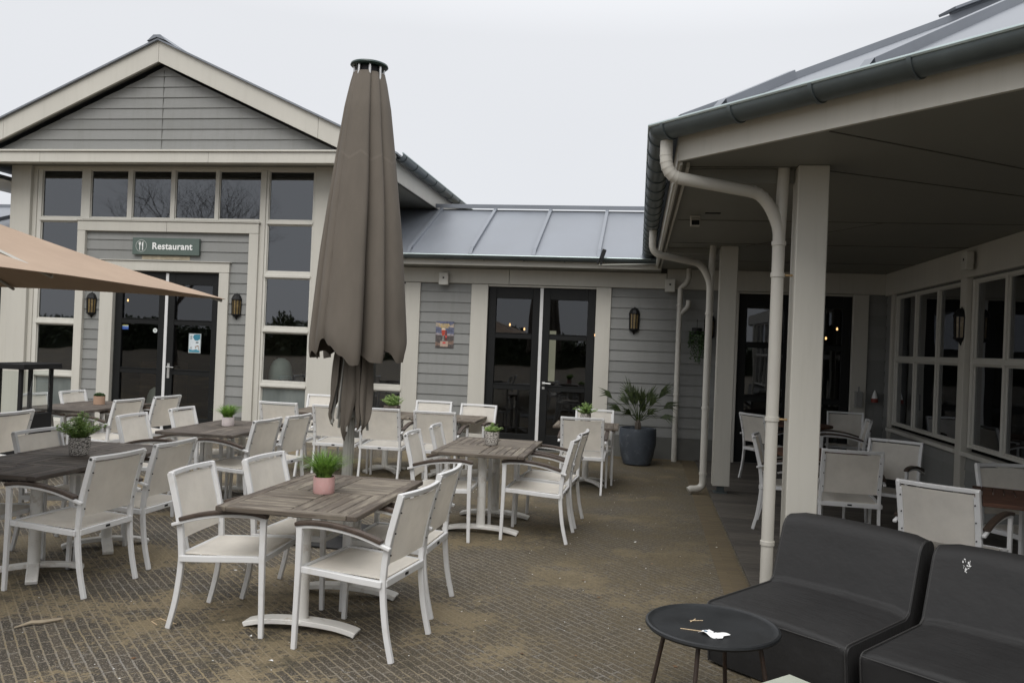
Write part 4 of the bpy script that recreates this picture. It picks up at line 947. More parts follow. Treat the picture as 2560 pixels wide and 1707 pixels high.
def pot(name, x, y, z, prof, mat, fol, label, leafmat, soilr, cat='potted plant', rz=0, box=None):
    t = empty(name, (x, y, z), rz, label, cat, 'potted plants on the tables')
    b = MB()
    if box:
        l, w_, h = box
        for i in range(4): b.box(-l/2, l/2, -w_/2, -w_/2+.008, h*i/4+.0015*i, h*(i+1)/4-.001); b.box(-l/2, l/2, w_/2-.008, w_/2, h*i/4, h*(i+1)/4-.001)
        b.box(-l/2, -l/2+.008, -w_/2, w_/2, 0, h); b.box(l/2-.008, l/2, -w_/2, w_/2, 0, h); b.box(-l/2+.009, l/2-.009, -w_/2+.009, w_/2-.009, 0, .005); b.build('planter', M[mat], t, local=True)
        h_ = h
    else: b.lathe(prof, 40); b.build('planter', M[mat], t, smooth=True, local=True); h_ = max(p[1] for p in prof)
    b = MB()
    if box: b.box(-l/2+.009, l/2-.009, -w_/2+.009, w_/2-.009, h-.03, h-.012)
    else: b.lathe([(soilr, h_-.03), (soilr, h_-.014), (0, h_-.010)], 20)
    b.build('soil', M['soil'], t, local=True)
    b = MB(); fol(b, h_-.014); b.build('foliage', M[leafmat], t, local=True)
cyl = lambda r, h, r0=None: [((r0 or r)*.96, 0), ((r0 or r), .004), (r, h*.5), (r, h-.004), (r-.002, h), (r-.007, h), (r-.008, h-.035)]
rnd_pot = lambda r, h: [(r*.70, 0), (r*.82, .006), (r*.95, h*.3), (r*1.0, h*.62), (r*.985, h*.9), (r*.97, h), (r*.9, h), (r*.88, h-.03)]
TZ = .7505
pot('potted_grass', -1.955, 4.93, TZ, cyl(.066, .102), 'pink', lambda b, z: grass_fn(b, z, .055, .195, 520), 'pink glazed pot of bright green grass on the nearest table', 'grass', .058)
pot('potted_grass', -4.32, 8.14, TZ, cyl(.062, .092), 'white_pot', lambda b, z: grass_fn(b, z, .052, .165, 440), 'whitish pink pot of green grass on the table before the restaurant door', 'grass', .054)
pot('potted_eucalyptus', -4.23, 5.70, TZ, rnd_pot(.078, .138), 'knit', lambda b, z: leafy_fn(b, z, .07, .185, 90, .026), 'round patterned pot with leafy eucalyptus sprigs on the long left table', 'leaf', .068)
pot('potted_herb', -1.43, 7.84, TZ, rnd_pot(.070, .132), 'knit', lambda b, z: (lump_fn(b, z, .068, .062, 900), leafy_fn(b, z, .06, .10, 34, .014)), 'tapered knit patterned pot with low green herb on the middle right table', 'leaf', .06)
pot('potted_herb', -.735, 10.72, TZ, rnd_pot(.070, .125), 'knit', lambda b, z: leafy_fn(b, z, .065, .145, 80, .023), 'patterned pot with bushy dark green leaves on the small table by the palm', 'leaf', .06)
pot('potted_herb', -3.30, 10.60, TZ, None, 'woodbox', lambda b, z: leafy_fn(b, z, .07, .155, 80, .024), 'grey wooden box planter with pale green sprigs on the row of tables near the wall', 'leaf', 0, box=(.20, .12, .105))
pot('potted_sedum', -6.87, 9.60, TZ, [(.064, 0), (.068, .003), (.068, .022), (.069, .1), (.068, .108), (.06, .108), (.06, .08)], 'terra', lambda b, z: lump_fn(b, z, .062, .05, 1100), 'terracotta pot with a low dark sedum dome on the table before the restaurant door', 'darkleaf', .06)

# ================================================================== PALM IN BIG POT, HANGING PLANT
t = empty('potted_palm', (-.07, 12.62, 0), 0, 'fan palm in a big blue grey round pot before the grey clapboard wall', 'palm')
b = MB(); b.lathe([(.17, 0), (.205, .02), (.245, .14), (.276, .32), (.278, .46), (.272, .55), (.25, .55), (.245, .49)], 48); b.build('planter', M['pot_grey'], t, smooth=True, local=True)
b = MB(); b.lathe([(.245, .45), (.245, .49), (.1, .515), (0, .52)], 24); b.build('soil', M['soil'], t, local=True)
b = MB(); b.lathe([(.04, .48), (.05, .56), (.045, .62), (.025, .67), (0, .69)], 12, fn=lambda a, z: 1+.15*math.sin(7*a+z*90)); b.build('stem', M['bark'], t, local=True)
FR = [(-.72, -.05, 1.28, .30, 20), (-.20, -.10, 1.30, .40, 26), (-.05, -.02, 1.14, .38, 18), (.20, -.02, 1.16, .38, 18), (.52, -.08, 1.34, .38, 18), (.66, .14, 1.04, .30, 26), (-.46, -.16, .92, .30, 24), (-.20, -.2, .84, .24, 28), (.22, -.18, .86, .26, 28), (.56, -.10, .78, .30, 20), (.05, .1, 1.05, .38, 16)]
for k in range(9): FR.append((rnd(.35), rnd(.2), random.uniform(.86, 1.15), random.uniform(.24, .36), random.uniform(14, 24)))
for fx_, fy_, fz_, rl, th in FR:
    b = MB(); p0 = Vector((fx_*.06, fy_*.06, .66)); p1 = Vector((fx_*.55, fy_*.6, .66+(fz_-.66)*.50)); mid = (p0+p1)/2+Vector((0, 0, .03))
    b.tube([p0, mid, p1], [.006, .005, .004], 5)
    ax_ = (Vector((fx_, fy_, fz_))-p1); ax_.normalize(); sdv = ax_.cross(Vector((0, -1, .25))).normalized(); nn_ = sdv.cross(ax_)
    for k in range(13):
        a = R(th*(-1+2*k/12))+rnd(.04); d = ax_*math.cos(a)+sdv*math.sin(a)+nn_*rnd(.16); l = rl*(1-.3*abs(k-6)/6)*random.uniform(.9, 1.08)
        e1 = p1+d*l*.55; e2 = p1+d*l+Vector((rnd(.02), rnd(.02), -.10*abs(math.sin(a))-.045)); s = d.cross(nn_).normalized()
        b.quad(p1-s*.0015, p1+s*.0015, e1+s*.008, e1-s*.008); b.quad(e1-s*.008, e1+s*.008, e2+s*.0008, e2-s*.0008)
    b.build('frond', M['palm'], t, local=True)
t = empty('hanging_plant', (.78, 13.25, 2.05), 0, 'dark trailing ivy hanging from a hook on the grey wall right of the wall pipe', 'hanging plant')
b = MB()
for i in range(26):
    a = random.uniform(0, 6.283); p = Vector((math.cos(a)*.05, math.sin(a)*.05, .05)); q = Vector((math.cos(a)*.10+rnd(.03), math.sin(a)*.08, 0)); L_ = random.uniform(.15, .52)
    for k in range(int(L_/.022)):
        for s in range(2): leafq(b, q+Vector((rnd(.016), rnd(.016), -.022*k)), Vector((rnd(1), rnd(1), -.4)), Vector((rnd(.3), -1, rnd(.3))), .03, .022)
b.build('foliage', M['darkleaf'], t, local=True)
b = MB(); b.lathe([(.05, -.04), (.075, 0), (.08, .05), (.07, .055)], 16); b.tube([(0, .12, .16), (0, .05, .19), (0, 0, .17), (0, 0, .03)], .004, 6); b.build('basket', M['dark'], t, local=True)

# ================================================================== CLOSED UMBRELLA
UX, UY = -2.51, 6.88
t = empty('closed_umbrella', (UX-.02, UY, 0), 0, 'tall closed taupe canvas parasol on a ribbed metal pole in the middle of the terrace', 'umbrella')
t.rotation_euler = (0, R(.85), 0)
b = MB(); b.lathe([(.047, .02), (.047, 1.04)], 64, fn=lambda a, z: 1-.07*(math.cos(a*10) > .55)); b.lathe([(.030, 1.04), (.030, 4.05)], 24)
b.build('pole', M['umbpole'], t, smooth=True, local=True, ang=30)
b = MB(); b.lathe([(.066, 1.035), (.078, 1.04), (.080, 1.10), (.072, 1.112), (.05, 1.115)], 40); b.build('lower_hub', M['umbpole'], t, smooth=True, local=True)
b = MB(); b.box(-.45, .45, -.45, .45, .003, .018); b.lathe([(.10, .018), (.09, .03), (.056, .05), (.056, .22)], 24); b.build('base_plate', M['dark'], t, bevel=.004, local=True)
b = MB(); b.lathe([(.0, 4.075), (.150, 4.078), (.164, 4.090), (.160, 4.104), (.10, 4.122), (0, 4.128)], 48); b.build('top_cap', M['capgreen'], t, smooth=True, local=True)
b = MB(); b.lathe([(.095, 3.965), (.11, 3.98), (.11, 4.072)], 24); b.build('top_hub', M['dark'], t, smooth=True, local=True)
b = MB()
for k in range(8):
    a = R(22+45*k); b = MB(); b.tube([(.125*math.cos(a), .125*math.sin(a), 4.075), (.13*math.cos(a), .13*math.sin(a), 3.96)], .011, 8); b.build('cap_spring', M['steel'], t, smooth=True, local=True)
FOLDS = [(-166, .55), (-141, .35), (-116, .16), (-64, 1.0), (-33, .95), (20, .7), (52, .9), (85, .8), (122, .9), (158, .7)]
RP = [(4.02, .136), (3.93, .160), (3.72, .203), (3.3, .262), (2.79, .322), (2.14, .394), (1.70, .436), (1.5, .442), (1.3, .442)]
HEM = [(-180, 1.56), (-172, 1.545), (-150, 1.54), (-144, 1.60), (-139, 1.535), (-128, 1.59), (-117, 1.71), (-104, 1.655), (-88, 1.575), (-76, 1.50), (-69, 1.505), (-65.5, 1.60), (-62, 1.585), (-50, 1.53), (-38, 1.53), (-34, 1.60), (-31, 1.70), (-20, 1.62), (-9, 1.53), (2, 1.54), (7, 1.63), (20, 1.60), (40, 1.52), (50, 1.62), (80, 1.53), (90, 1.64), (118, 1.54), (128, 1.63), (155, 1.53), (165, 1.6), (180, 1.56)]
def interp(T, x, key=0):
    for (a, va), (c, vc) in zip(T, T[1:]):
        if min(a, c) <= x <= max(a, c): u_ = (x-a)/(c-a); u_ = u_*u_*(3-2*u_) if key else u_; return va+(vc-va)*u_
    return T[0][1] if abs(x-T[0][0]) < abs(x-T[-1][0]) else T[-1][1]
def umb(u, v):
    deg = -180+360*u; zb_ = interp(HEM, deg, 1); z = 4.02+(zb_-4.02)*v; r = interp(RP, z); tt = min(1, max(0, (4.02-z)/2.4))
    g = 0; dd_ = deg + (5*math.sin(z*1.7+.6)+2.5*math.sin(z*4.1+deg*.03))*tt*(1-tt)*1.6
    for c, a in FOLDS:
        x = (((dd_-c+180) % 360)-180)/57.3
        g += a*(math.exp(x/.035) if x < 0 else math.exp(-(x/.24)**1.3))
    r *= 1-(.17+.29*tt)*min(1.15, g)
    r += .016*noise.noise(Vector((math.cos(deg/57.3)*1.8, math.sin(deg/57.3)*1.8, z*.9)))*tt+.005*noise.noise(Vector((math.cos(deg/57.3)*7, math.sin(deg/57.3)*7, z*3)))*tt
    a = math.radians(deg)
    if v > .95: r *= 1-.035*((v-.95)/.05)**2
    return (r*math.cos(a)+.024*tt, r*math.sin(a)*.95, z)
b = MB(); b.grid(620, 80, umb, .005); b.build('canopy', M['taupe'], t, smooth=True, local=True, ang=80)
# a pale seam band across the panels
for k, (ac, hw, zb2, rr, fl) in enumerate([(-152, 30, .97, .185, .3), (-120, 20, 1.07, .130, .1), (-76, 27, .86, .165, .0), (-48, 15, .95, .175, .1), (-22, 24, .93, .205, -.2), (35, 40, .95, .18, .1), (100, 45, .95, .18, 0), (160, 36, 1.0, .18, .1)]):
    b = MB()
    def flap(u, v, ac=ac, hw=hw, zb2=zb2, rr=rr, fl=fl, k=k):
        z = 1.66+(zb2-1.66)*v; s_ = u*2-1; tp = 0 if v < .5 else (v-.5)/.5
        wv = (1.0+.12*math.sin(v*5+k))*max(.05, (1-tp)**.6) ; sh = (.55 if k % 2 else -.5)*tp*hw
        a = R(ac+s_*hw*wv+sh); cr = abs(((s_*.62+.37*k+.10*math.sin(v*3+k)) % 1.0)-.5)
        q = rr*(.80+.26*v)*(.86+.36*cr*(1-.4*tp))+.012*math.sin(v*7+k*2)*v
        q -= .035*max(0, v-.88)/.12
        return (q*math.cos(a), q*math.sin(a), z+.02*s_*v)
    b.grid(20, 30, flap, .005); b.build('canopy_flap', M['taupe'], t, smooth=True, local=True, ang=80)
b = MB()
for k in range(8):
    a = R(12+45*k+(k % 3)*5); q = .155; b.beam((.10*math.cos(a), .10*math.sin(a), 1.6), (q*math.cos(a), q*math.sin(a), .93+.05*(k % 3)), .014, .022)
b.build('rib_set', M['umbpole'], t, local=True)

# ================================================================== OPEN UMBRELLA (left)
hs = 1.75; cx_, cy_ = -5.0, 4.25
t = empty('open_umbrella', (cx_, cy_, 0), 0, 'open tan canvas parasol reaching in from the left above the tables', 'umbrella')
b = MB(); za = 2.72; ze = 1.985
def can(i):
    a0 = [(1, 1), (-1, 1), (-1, -1), (1, -1)][i]; a1 = [(-1, 1), (-1, -1), (1, -1), (1, 1)][i]
    def fn(u, v):
        e_ = Vector((a0[0]+(a1[0]-a0[0])*u, a0[1]+(a1[1]-a0[1])*u)); sagE = .05*math.sin(math.pi*u); e_ *= 1-sagE
        z = za+(ze+.035*math.sin(math.pi*u)-za)*v+(-.045*math.sin(math.pi*v))+.012*math.sin(math.pi*u)*0
        z -= .03*math.sin(math.pi*u)*math.sin(math.pi*v)
        return (e_.x*hs*v, e_.y*hs*v, z+.004*noise.noise(Vector((e_.x*v*4, e_.y*v*4, i))))
    return fn
for i in range(4): b.grid(28, 24, can(i), .003)
b.build('canopy', M['tan'], t, smooth=True, local=True, ang=20)
b = MB()
for sx, sy in ((1, 1), (-1, 1), (-1, -1), (1, -1)): b.tube([(0, 0, za-.06), (sx*hs*.5, sy*hs*.5, (za+ze)/2-.075), (sx*hs*.99, sy*hs*.99, ze-.012)], .012, 6)
for sx, sy in ((1, 0), (0, 1), (-1, 0), (0, -1)): b.tube([(0, 0, za-.06), (sx*hs*.93, sy*hs*.93, ze+.02)], .011, 6)
for sx, sy in ((1, 1), (-1, 1), (-1, -1), (1, -1)): b.tube([(0, 0, 1.9), (sx*hs*.5, sy*hs*.5, (za+ze)/2-.09)], .010, 6)
b.build('rib_set', M['umbpole'], t, local=True)
b = MB(); b.tube([(0, 0, .02), (0, 0, za-.02)], .035, 24); b.build('pole', M['umbpole'], t, smooth=True, local=True)
b = MB(); b.box(-.4, .4, -.4, .4, .003, .09); b.build('base_plate', M['dark'], t, bevel=.01, local=True)

# ================================================================== PATIO HEATER
t = empty('patio_heater', (-6.86, 8.30, 0), 0, 'black patio fire cabinet with glass sides and flat lid behind the left chairs', 'heater')
D = M['dark']
b = MB(); b.box(-.15, .15, -.25, .25, .02, .74); b.build('cabinet', D, t, bevel=.006, local=True)
b = MB(); b.box(-.10, .10, -.20, .20, .741, .755); b.build('burner_tray', M['rust'], t, local=True)
for sx in (-1, 1):
    for sy in (-1, 1):
        b = MB(); b.box(sx*.15-.036*sx, sx*.15, sy*.25-.036*sy, sy*.25, .742, 1.238); b.build('post', D, t, local=True)
b = MB(); b.box(-.22, .22, -.30, .30, 1.24, 1.262)
for k in range(9): b.box(-.19+.042*k, -.17+.042*k, -.295, .295, 1.264, 1.292)
b.box(-.22, .22, -.30, -.285, 1.262, 1.30); b.box(-.22, .22, .285, .30, 1.262, 1.30); b.box(-.22, -.205, -.285, .285, 1.262, 1.30); b.box(.205, .22, -.285, .285, 1.262, 1.30)
b.build('lid', D, t, bevel=.003, local=True)
b = MB(); b.quad((.142, -.23, .76), (.142, .23, .76), (.142, .23, 1.22), (.142, -.23, 1.22)); b.quad((-.13, -.242, .76), (.13, -.242, .76), (.13, -.242, 1.22), (-.13, -.242, 1.22)); b.build('glass_panel', M['clear'], t, local=True)

# ================================================================== LOUNGE SEATS, SIDE TABLE, LOW TABLE
def rounded_profile(P, r, n=5):
    out = []; m_ = len(P)
    for i, p in enumerate(P):
        a = Vector(P[i-1]); c = Vector(P[(i+1) % m_]); p = Vector(p); ri = r[i]
        if ri == 0: out.append(tuple(p)); continue
        q0 = p+(a-p).normalized()*ri; q1 = p+(c-p).normalized()*ri
        for k in range(n+1):
            tt = k/n; q = q0*(1-tt)**2+p*2*tt*(1-tt)+q1*tt*tt; out.append(tuple(q))
    return out
def lounge(x, y, rz, W_, label, plate=False):
    t = empty('lounge_seat', (x, y, 0), rz, label, 'sofa', 'charcoal lounge seat modules')
    # profile in (depth, z): front at depth 0
    P = rounded_profile([(.04, .015), (.0, .35), (.62, .375), (.66, .40), (.775, .765), (.92, .765), (.95, .015)], [0, .045, .012, .012, .075, .07, 0])
    b = MB(); nseg = 10; rings = []
    for i in range(nseg+1):
        u = i/nseg; xx = W_*u; ed = min(u, 1-u)*W_; k_ = 0 if ed > .05 else (1-ed/.05)
        bul = .012*math.sin(math.pi*u)
        rings.append(b.add([(xx, d_+(.012*k_ if d_ < .3 else -.012*k_), z_-(.014*k_ if z_ > .1 else 0)+(bul if z_ > .3 else 0)) for d_, z_ in P]))
    m_ = len(P)
    for a, c in zip(rings, rings[1:]):
        for j in range(m_): b.face((a+j, a+(j+1) % m_, c+(j+1) % m_, c+j)[::-1])
    b.face([rings[0]+j for j in range(m_)]); b.face([rings[-1]+j for j in range(m_)][::-1])
    bd_ = b.build('upholstery', M['sofa'], t, smooth=True, local=True, ang=50)
    b = MB()
    for xx in (.010, W_-.010): b.tube([(xx, d_*.985+.004, z_*.985) for d_, z_ in P if z_ < .76 or d_ < .84][:26], .004, 6)
    b.tube([(.02, -.002, .335), (W_-.02, -.002, .335)], .003, 6)
    b.build('piping', M['sofa_piping'], bd_, local=True)
    b = MB()
    for xx in (.08, W_-.08):
        for yy in (.1, .84): b.box(xx-.02, xx+.02, yy-.02, yy+.02, .002, .02)
    b.build('foot_set', D, t, local=True)
    if plate:
        b = MB()
        for k in range(34):
            a = random.uniform(0, 6.283); q = .026*math.sqrt(random.random()); zz = .70+q*math.sin(a) if k < 24 else .668+rnd(.012); xx = .17+q*math.cos(a)*1.0 if k < 24 else .172+rnd(.005)
            yy = .66+(zz-.40)/.365*.115-.0045; r_ = random.uniform(.0015, .0045); b.poly([(xx+r_*random.uniform(.5, 1.3)*math.cos(t_), yy, zz+r_*random.uniform(.5, 1.3)*math.sin(t_)) for t_ in (0, 1.05, 2.1, 3.14, 4.2, 5.25)])
        b.build('bird_dropping', M['paper'], bd_, local=True)
lounge(.375, 4.71, R(-41.5), .83, 'charcoal armless lounge seat at the lower right, the whole one nearer the post')
lounge(1.035, 4.10, R(-41.5), .83, 'charcoal lounge seat cut by the lower right corner, white bird dropping on it', True)
t = empty('side_table', (.355, 3.965, 0), 0, 'round black metal side table before the charcoal seats with litter on it', 'table')
b = MB(); b.lathe([(0, .437), (.28, .437), (.300, .440), (.308, .450), (.306, .460), (.296, .463), (.286, .457), (.27, .4545), (0, .4545)], 64); b.build('tabletop', plain('black_tray_top', (.011, .0125, .014), .5, var=.3, scale=6, dirt=(.03, .03, .028), dirt_amt=.5), t, smooth=True, local=True)
for a in (-20, 70, 160, 250):
    b = MB(); q = R(a); b.tube([(.215*math.cos(q), .215*math.sin(q), .437), (.30*math.cos(q), .30*math.sin(q), .004)], .0105, 10); b.build('leg', M['rust'], t, smooth=True, local=True)
t = empty('low_table', (.635, 3.20, 0), R(-46), 'pale low table corner showing at the bottom edge before the charcoal seats', 'table')
b = MB(); b.box(-.28, .28, -.28, .28, .37, .40); b.build('tabletop', M['lowtop'], t, bevel=.003, local=True)
for sx in (-1, 1):
    for sy in (-1, 1): b = MB(); b.box(sx*.25-.02, sx*.25+.02, sy*.25-.02, sy*.25+.02, .003, .37); b.build('leg', D, t, local=True)
# litter on the side table
b = MB(); b.M = Matrix.Translation((.345, 3.835, .4555)) @ Matrix.Rotation(R(-32), 4, 'Z')
b.grid(8, 6, lambda u, v: (-.052+.104*u+.016*v+.006*math.sin(v*9), -.036+.07*v+.006*math.sin(u*7), .006+.008*math.sin(u*6)*math.sin(v*4+1)), .0008); nap = b.build('paper_sachets', M['paper'])
tag(nap, 'crumpled white paper sachet with a small blue print on the round black side table', 'paper')
WM[nap] = Matrix.Identity(4)
b = MB(); b.M = Matrix.Translation((.325, 3.825, .4700)) @ Matrix.Rotation(R(-32), 4, 'Z'); b.box(-.018, -.002, -.008, .004, 0, .0004); b.build('blue_print', plain('blue_ink', (.03, .14, .25), .5), nap)
b = MB(); b.M = Matrix.Translation((.265, 3.865, .456)) @ Matrix.Rotation(R(-8), 4, 'Z'); b.box(-.06, .06, -.0025, .0025, 0, .0018); tag(b.build('stirring_stick', M['stick_wood']), 'long pale wooden stirrer poking out from under the white sachet', 'stirrer')
b = MB(); b.M = Matrix.Translation((.27, 4.005, .456)) @ Matrix.Rotation(R(62), 4, 'Z'); b.box(-.028, .028, -.002, .002, 0, .0018); b.M = Matrix.Translation((.285, 4.00, .458)) @ Matrix.Rotation(R(18), 4, 'Z'); b.box(-.032, .032, -.002, .002, 0, .0018); tag(b.build('broken_stick', M['stick_wood']), 'snapped wooden stick lying as a V on the round black side table', 'stirrer')

# ================================================================== LANTERNS, SPEAKERS, SIGNS
def lantern_proto():
    t = empty('wall_lantern', (0, 0, 0), 0, 'x', 'wall lamp', 'black half lanterns on the walls')
    def half(prof):   # half octagon facing -Y
        b = MB(); rings = []
        for r, z in prof: rings.append(b.add([(r*math.cos(a), r*math.sin(a), z) for a in [R(180+180*k/5) for k in range(6)]]))
        for a, c in zip(rings, rings[1:]):
            for j in range(5): b.face((a+j, a+j+1, c+j+1, c+j))
            b.face((a+5, a, c, c+5))
        if prof[0][0] > .002: b.face([rings[0]+j for j in range(6)][::-1])
        if prof[-1][0] > .002: b.face([rings[-1]+j for j in range(6)])
        return b
    half([(.088, .125), (.090, .135), (.070, .185), (.045, .215), (.012, .23), (.001, .245)]).build('roof', D, t, local=True)
    half([(.001, -.205), (.012, -.19), (.022, -.165), (.050, -.150), (.082, -.125), (.084, -.110)]).build('base', D, t, local=True)
    half([(.070, -.109), (.076, .124)]).build('lamp_glass', M['amber'], t, local=True)
    b = MB()
    for k in range(6):
        a = R(180+180*k/5); b.beam((.074*math.cos(a), .074*math.sin(a), -.110), (.081*math.cos(a), .081*math.sin(a), .126), .012, .012)
    b.box(-.06, .06, -.004, .0, -.11, .125); b.build('lamp_frame', D, t, local=True)
    PROTO['lantern'] = (t, False)
lantern_proto()
for x, y, z, rz, l in [(-6.74, FY-.03, 2.16, 0, 'black wall lantern right of the restaurant door with amber glass'), (-9.40, FY-.03, 2.10, 0, 'black wall lantern left of the restaurant door, half under the tan parasol'), (-.20, MY-.03, 2.17, 0, 'black wall lantern above the potted palm on the grey clapboards'), (.98, MY-.03, 2.10, 0, 'dim black wall lantern behind the second downpipe beside the hanging ivy'), (3.545, 10.13, 2.12, R(-90), 'dark wall lantern on the pilaster between the veranda windows')]:
    o = place('lantern', (x, y, z), rz, l)
def speaker(x, y, z, rz, label):
    t = empty('wall_speaker', (x, y, z), rz, label, 'speaker', 'small cream wall speakers')
    b = MB(); b.box(-.078, .078, -.11, -.03, -.10, .10); b.box(-.02, .02, -.03, 0, -.03, .03); b.build('housing', M['speaker'], t, bevel=.006, local=True)
    b = MB(); b.box(-.014, .014, -.113, -.1095, .0, .028); b.build('badge', D, t, local=True)
speaker(-3.335, MY-.06, 2.77, 0, 'small cream speaker on the beam above the beer poster'); speaker(.34, MY-.06, 2.76, 0, 'small cream speaker on the beam at the veranda corner')
speaker(WX-.05, 9.9, 2.86, R(-90), 'small dark looking speaker high on the veranda window wall')

SG = empty('restaurant_sign', (-8.045, FY-.03, 3.145), R(0), 'dark green board reading Restaurant with fork and knife, above the entrance', 'sign')
b = MB(); b.box(-.605, .615, -.05, 0, -.145, .14); b.build('board', M['sign'], SG, bevel=.004, local=True)
b = MB(); n = 48
cxs = -.44
for k in range(n):
    a, c = 2*math.pi*k/n, 2*math.pi*(k+1)/n; r1_, r2_ = .094, .103
    b.quad((cxs+r1_*math.cos(a), -.0525, r1_*math.sin(a)), (cxs+r1_*math.cos(c), -.0525, r1_*math.sin(c)), (cxs+r2_*math.cos(c), -.0525, r2_*math.sin(c)), (cxs+r2_*math.cos(a), -.0525, r2_*math.sin(a)))
b.build('ring_mark', plain('grey_ink', (.38, .40, .38), .5), SG, local=True)
b = MB()
b.prism([(cxs-.032, -.0525, -.07), (cxs-.022, -.0525, -.07), (cxs-.020, -.0525, .012), (cxs-.008, -.0525, .03), (cxs-.008, -.0525, .066), (cxs-.046, -.0525, .066), (cxs-.046, -.0525, .03), (cxs-.034, -.0525, .012)], (0, 0, 0), (0, -.001, 0))
b.prism([(cxs+.018, -.0525, -.07), (cxs+.034, -.0525, -.07), (cxs+.036, -.0525, .068), (cxs+.026, -.0525, .070), (cxs+.014, -.0525, .045), (cxs+.012, -.0525, .0), (cxs+.020, -.0525, -.005)], (0, 0, 0), (0, -.001, 0))
b.build('fork_and_knife', M['white_ink'], SG, local=True)
b = MB()
for k in (-.0345, -.0235): b.box(cxs+k, cxs+k+.004, -.0545, -.0537, .040, .068)
b.build('tine_gap', M['sign'], SG, local=True)
tx = WM[SG] @ Matrix.Translation((.125, -.0515, -.004)) @ WALLTXT
text_mesh('lettering', 'Restaurant', .158, M['white_ink'], tx, SG, bold=.022, depth=.0015, spacing=1.06)

# beer poster (flat sheet on the boards)
def ink(n, c): return plain('ink_'+n, c, .45, var=.5 if n in ('sky', 'landscape', 'foreground', 'clouds', 'pale_band') else .12, scale=22, dirt=(.04, .035, .05) if n in ('landscape', 'foreground') else None, dirt_amt=.8)
PS = empty('beer_poster', (-3.31, MY-.024, 1.85), R(0), 'small blue and brown beer poster on the grey boards left of the double door', 'poster')
b = MB(); b.box(-.155, .155, -.002, 0, -.22, .22); b.build('sheet', ink('sky', (.10, .11, .17)), PS, local=True)
def flat(name, pts, c, y=-.0027):
    b = MB(); b.poly([(x, y, z) for x, z in pts]); b.build(name, ink(name, c), PS, local=True)
flat('clouds', [(-.155, .20), (-.09, .19), (-.05, .16), (.06, .17), (.10, .155), (.155, .19), (.155, .12), (.05, .13), (-.02, .11), (-.155, .13)], (.36, .30, .24))
flat('landscape', [(-.155, .03), (-.05, .0), (.06, .01), (.155, -.02), (.155, -.22), (-.155, -.22)], (.085, .07, .065))
flat('pale_band', [(-.155, .025), (.155, .01), (.155, -.02), (-.155, -.01)], (.26, .23, .24), -.0031)
flat('foreground', [(-.155, -.125), (-.07, -.15), (.05, -.11), (.155, -.10), (.155, -.155), (-.155, -.19)], (.20, .13, .10), -.0031)
flat('beer', [(-.055, .075), (.01, .075), (.004, .0), (-.012, -.02), (-.036, -.02), (-.05, .0)], (.42, .055, .03), -.0035)
flat('beer_foam', [(-.056, .105), (-.02, .112), (.008, .10), (.012, .075), (-.056, .075)], (.62, .52, .40), -.0037)
flat('glass_foot', [(-.03, -.02), (-.02, -.02), (-.018, -.08), (0, -.10), (-.05, -.10), (-.032, -.08)], (.25, .27, .25), -.0035)
flat('bottle', [(.008, -.10), (.040, -.10), (.040, .0), (.036, .03), (.034, .068), (.014, .068), (.012, .03), (.006, .0)], (.12, .022, .02), -.0035)
flat('bottle_label', [(.009, -.05), (.039, -.05), (.039, -.015), (.009, -.015)], (.50, .06, .05), -.0039)
flat('beer_crate', [(-.07, -.11), (.06, -.11), (.06, -.2), (-.07, -.2)], (.40, .30, .24), -.0035)
flat('crate_badge', [(-.035, -.135), (-.022, -.122), (.012, -.122), (.025, -.135), (.015, -.152), (-.025, -.152)], (.55, .05, .05), -.0039)
gold = ink('gold', (.52, .37, .13))
text_mesh('poster_title', 'UTTER', .062, gold, WM[PS] @ Matrix.Translation((-.01, -.0036, .155)) @ WALLTXT, PS, bold=.02, depth=.0003, spacing=.95)
text_mesh('poster_title', 'BOCK', .052, gold, WM[PS] @ Matrix.Translation((-.005, -.0036, .112+.012)) @ WALLTXT, PS, bold=.02, depth=.0003, spacing=.95)
# restaurant door stickers and opening-hours poster
DY = FY+.040
PO = empty('door_poster', (-7.505, DY, 1.535), 0, 'white and teal paper notice on the right leaf of the restaurant door', 'poster')
PS = PO
b = MB(); b.box(-.112, .112, -.002, 0, -.165, .165); b.build('sheet', ink('greyframe', (.30, .34, .34)), PO, local=True)
flat('white_field', [(-.098, -.15), (.098, -.15), (.098, .15), (-.098, .15)], (.55, .60, .62))
flat('teal_blob', [(-.035, .10), (-.02, .14), (.02, .15), (.096, .15), (.096, .075), (.05, .045), (.0, .05)], (.03, .17, .24), -.0031)
flat('teal_foot', [(-.097, -.149), (.097, -.149), (.09, -.12), (.03, -.10), (-.03, -.115), (-.097, -.10)], (.05, .22, .30), -.0031)
flat('dark_bar', [(.02, .005), (.07, .005), (.07, .025), (.02, .025)], (.03, .05, .06), -.0031)
flat('brown_stool', [(.015, -.05), (.07, -.03), (.085, -.11), (.075, -.11), (.065, -.05), (.025, -.06), (.02, -.09), (.012, -.09)], (.26, .17, .10), -.0033)
for k in range(4): flat('text_line', [(-.085, .118-.018*k), (-.045, .118-.018*k), (-.045, .127-.018*k), (-.085, .127-.018*k)], (.06, .09, .10), -.0031)
for k in range(3): flat('text_line', [(-.085, -.07-.012*k), (-.045, -.07-.012*k), (-.045, -.064-.012*k), (-.085, -.064-.012*k)], (.15, .17, .18), -.0031)
ST = empty('payment_sticker', (-8.80, DY, 1.765), 0, 'small blue and yellow sticker high on the left leaf of the restaurant door', 'sticker'); PS = ST
b = MB(); b.box(-.06, .06, -.002, 0, -.04, .04); b.build('sheet', ink('blue', (.03, .08, .30)), ST, local=True)
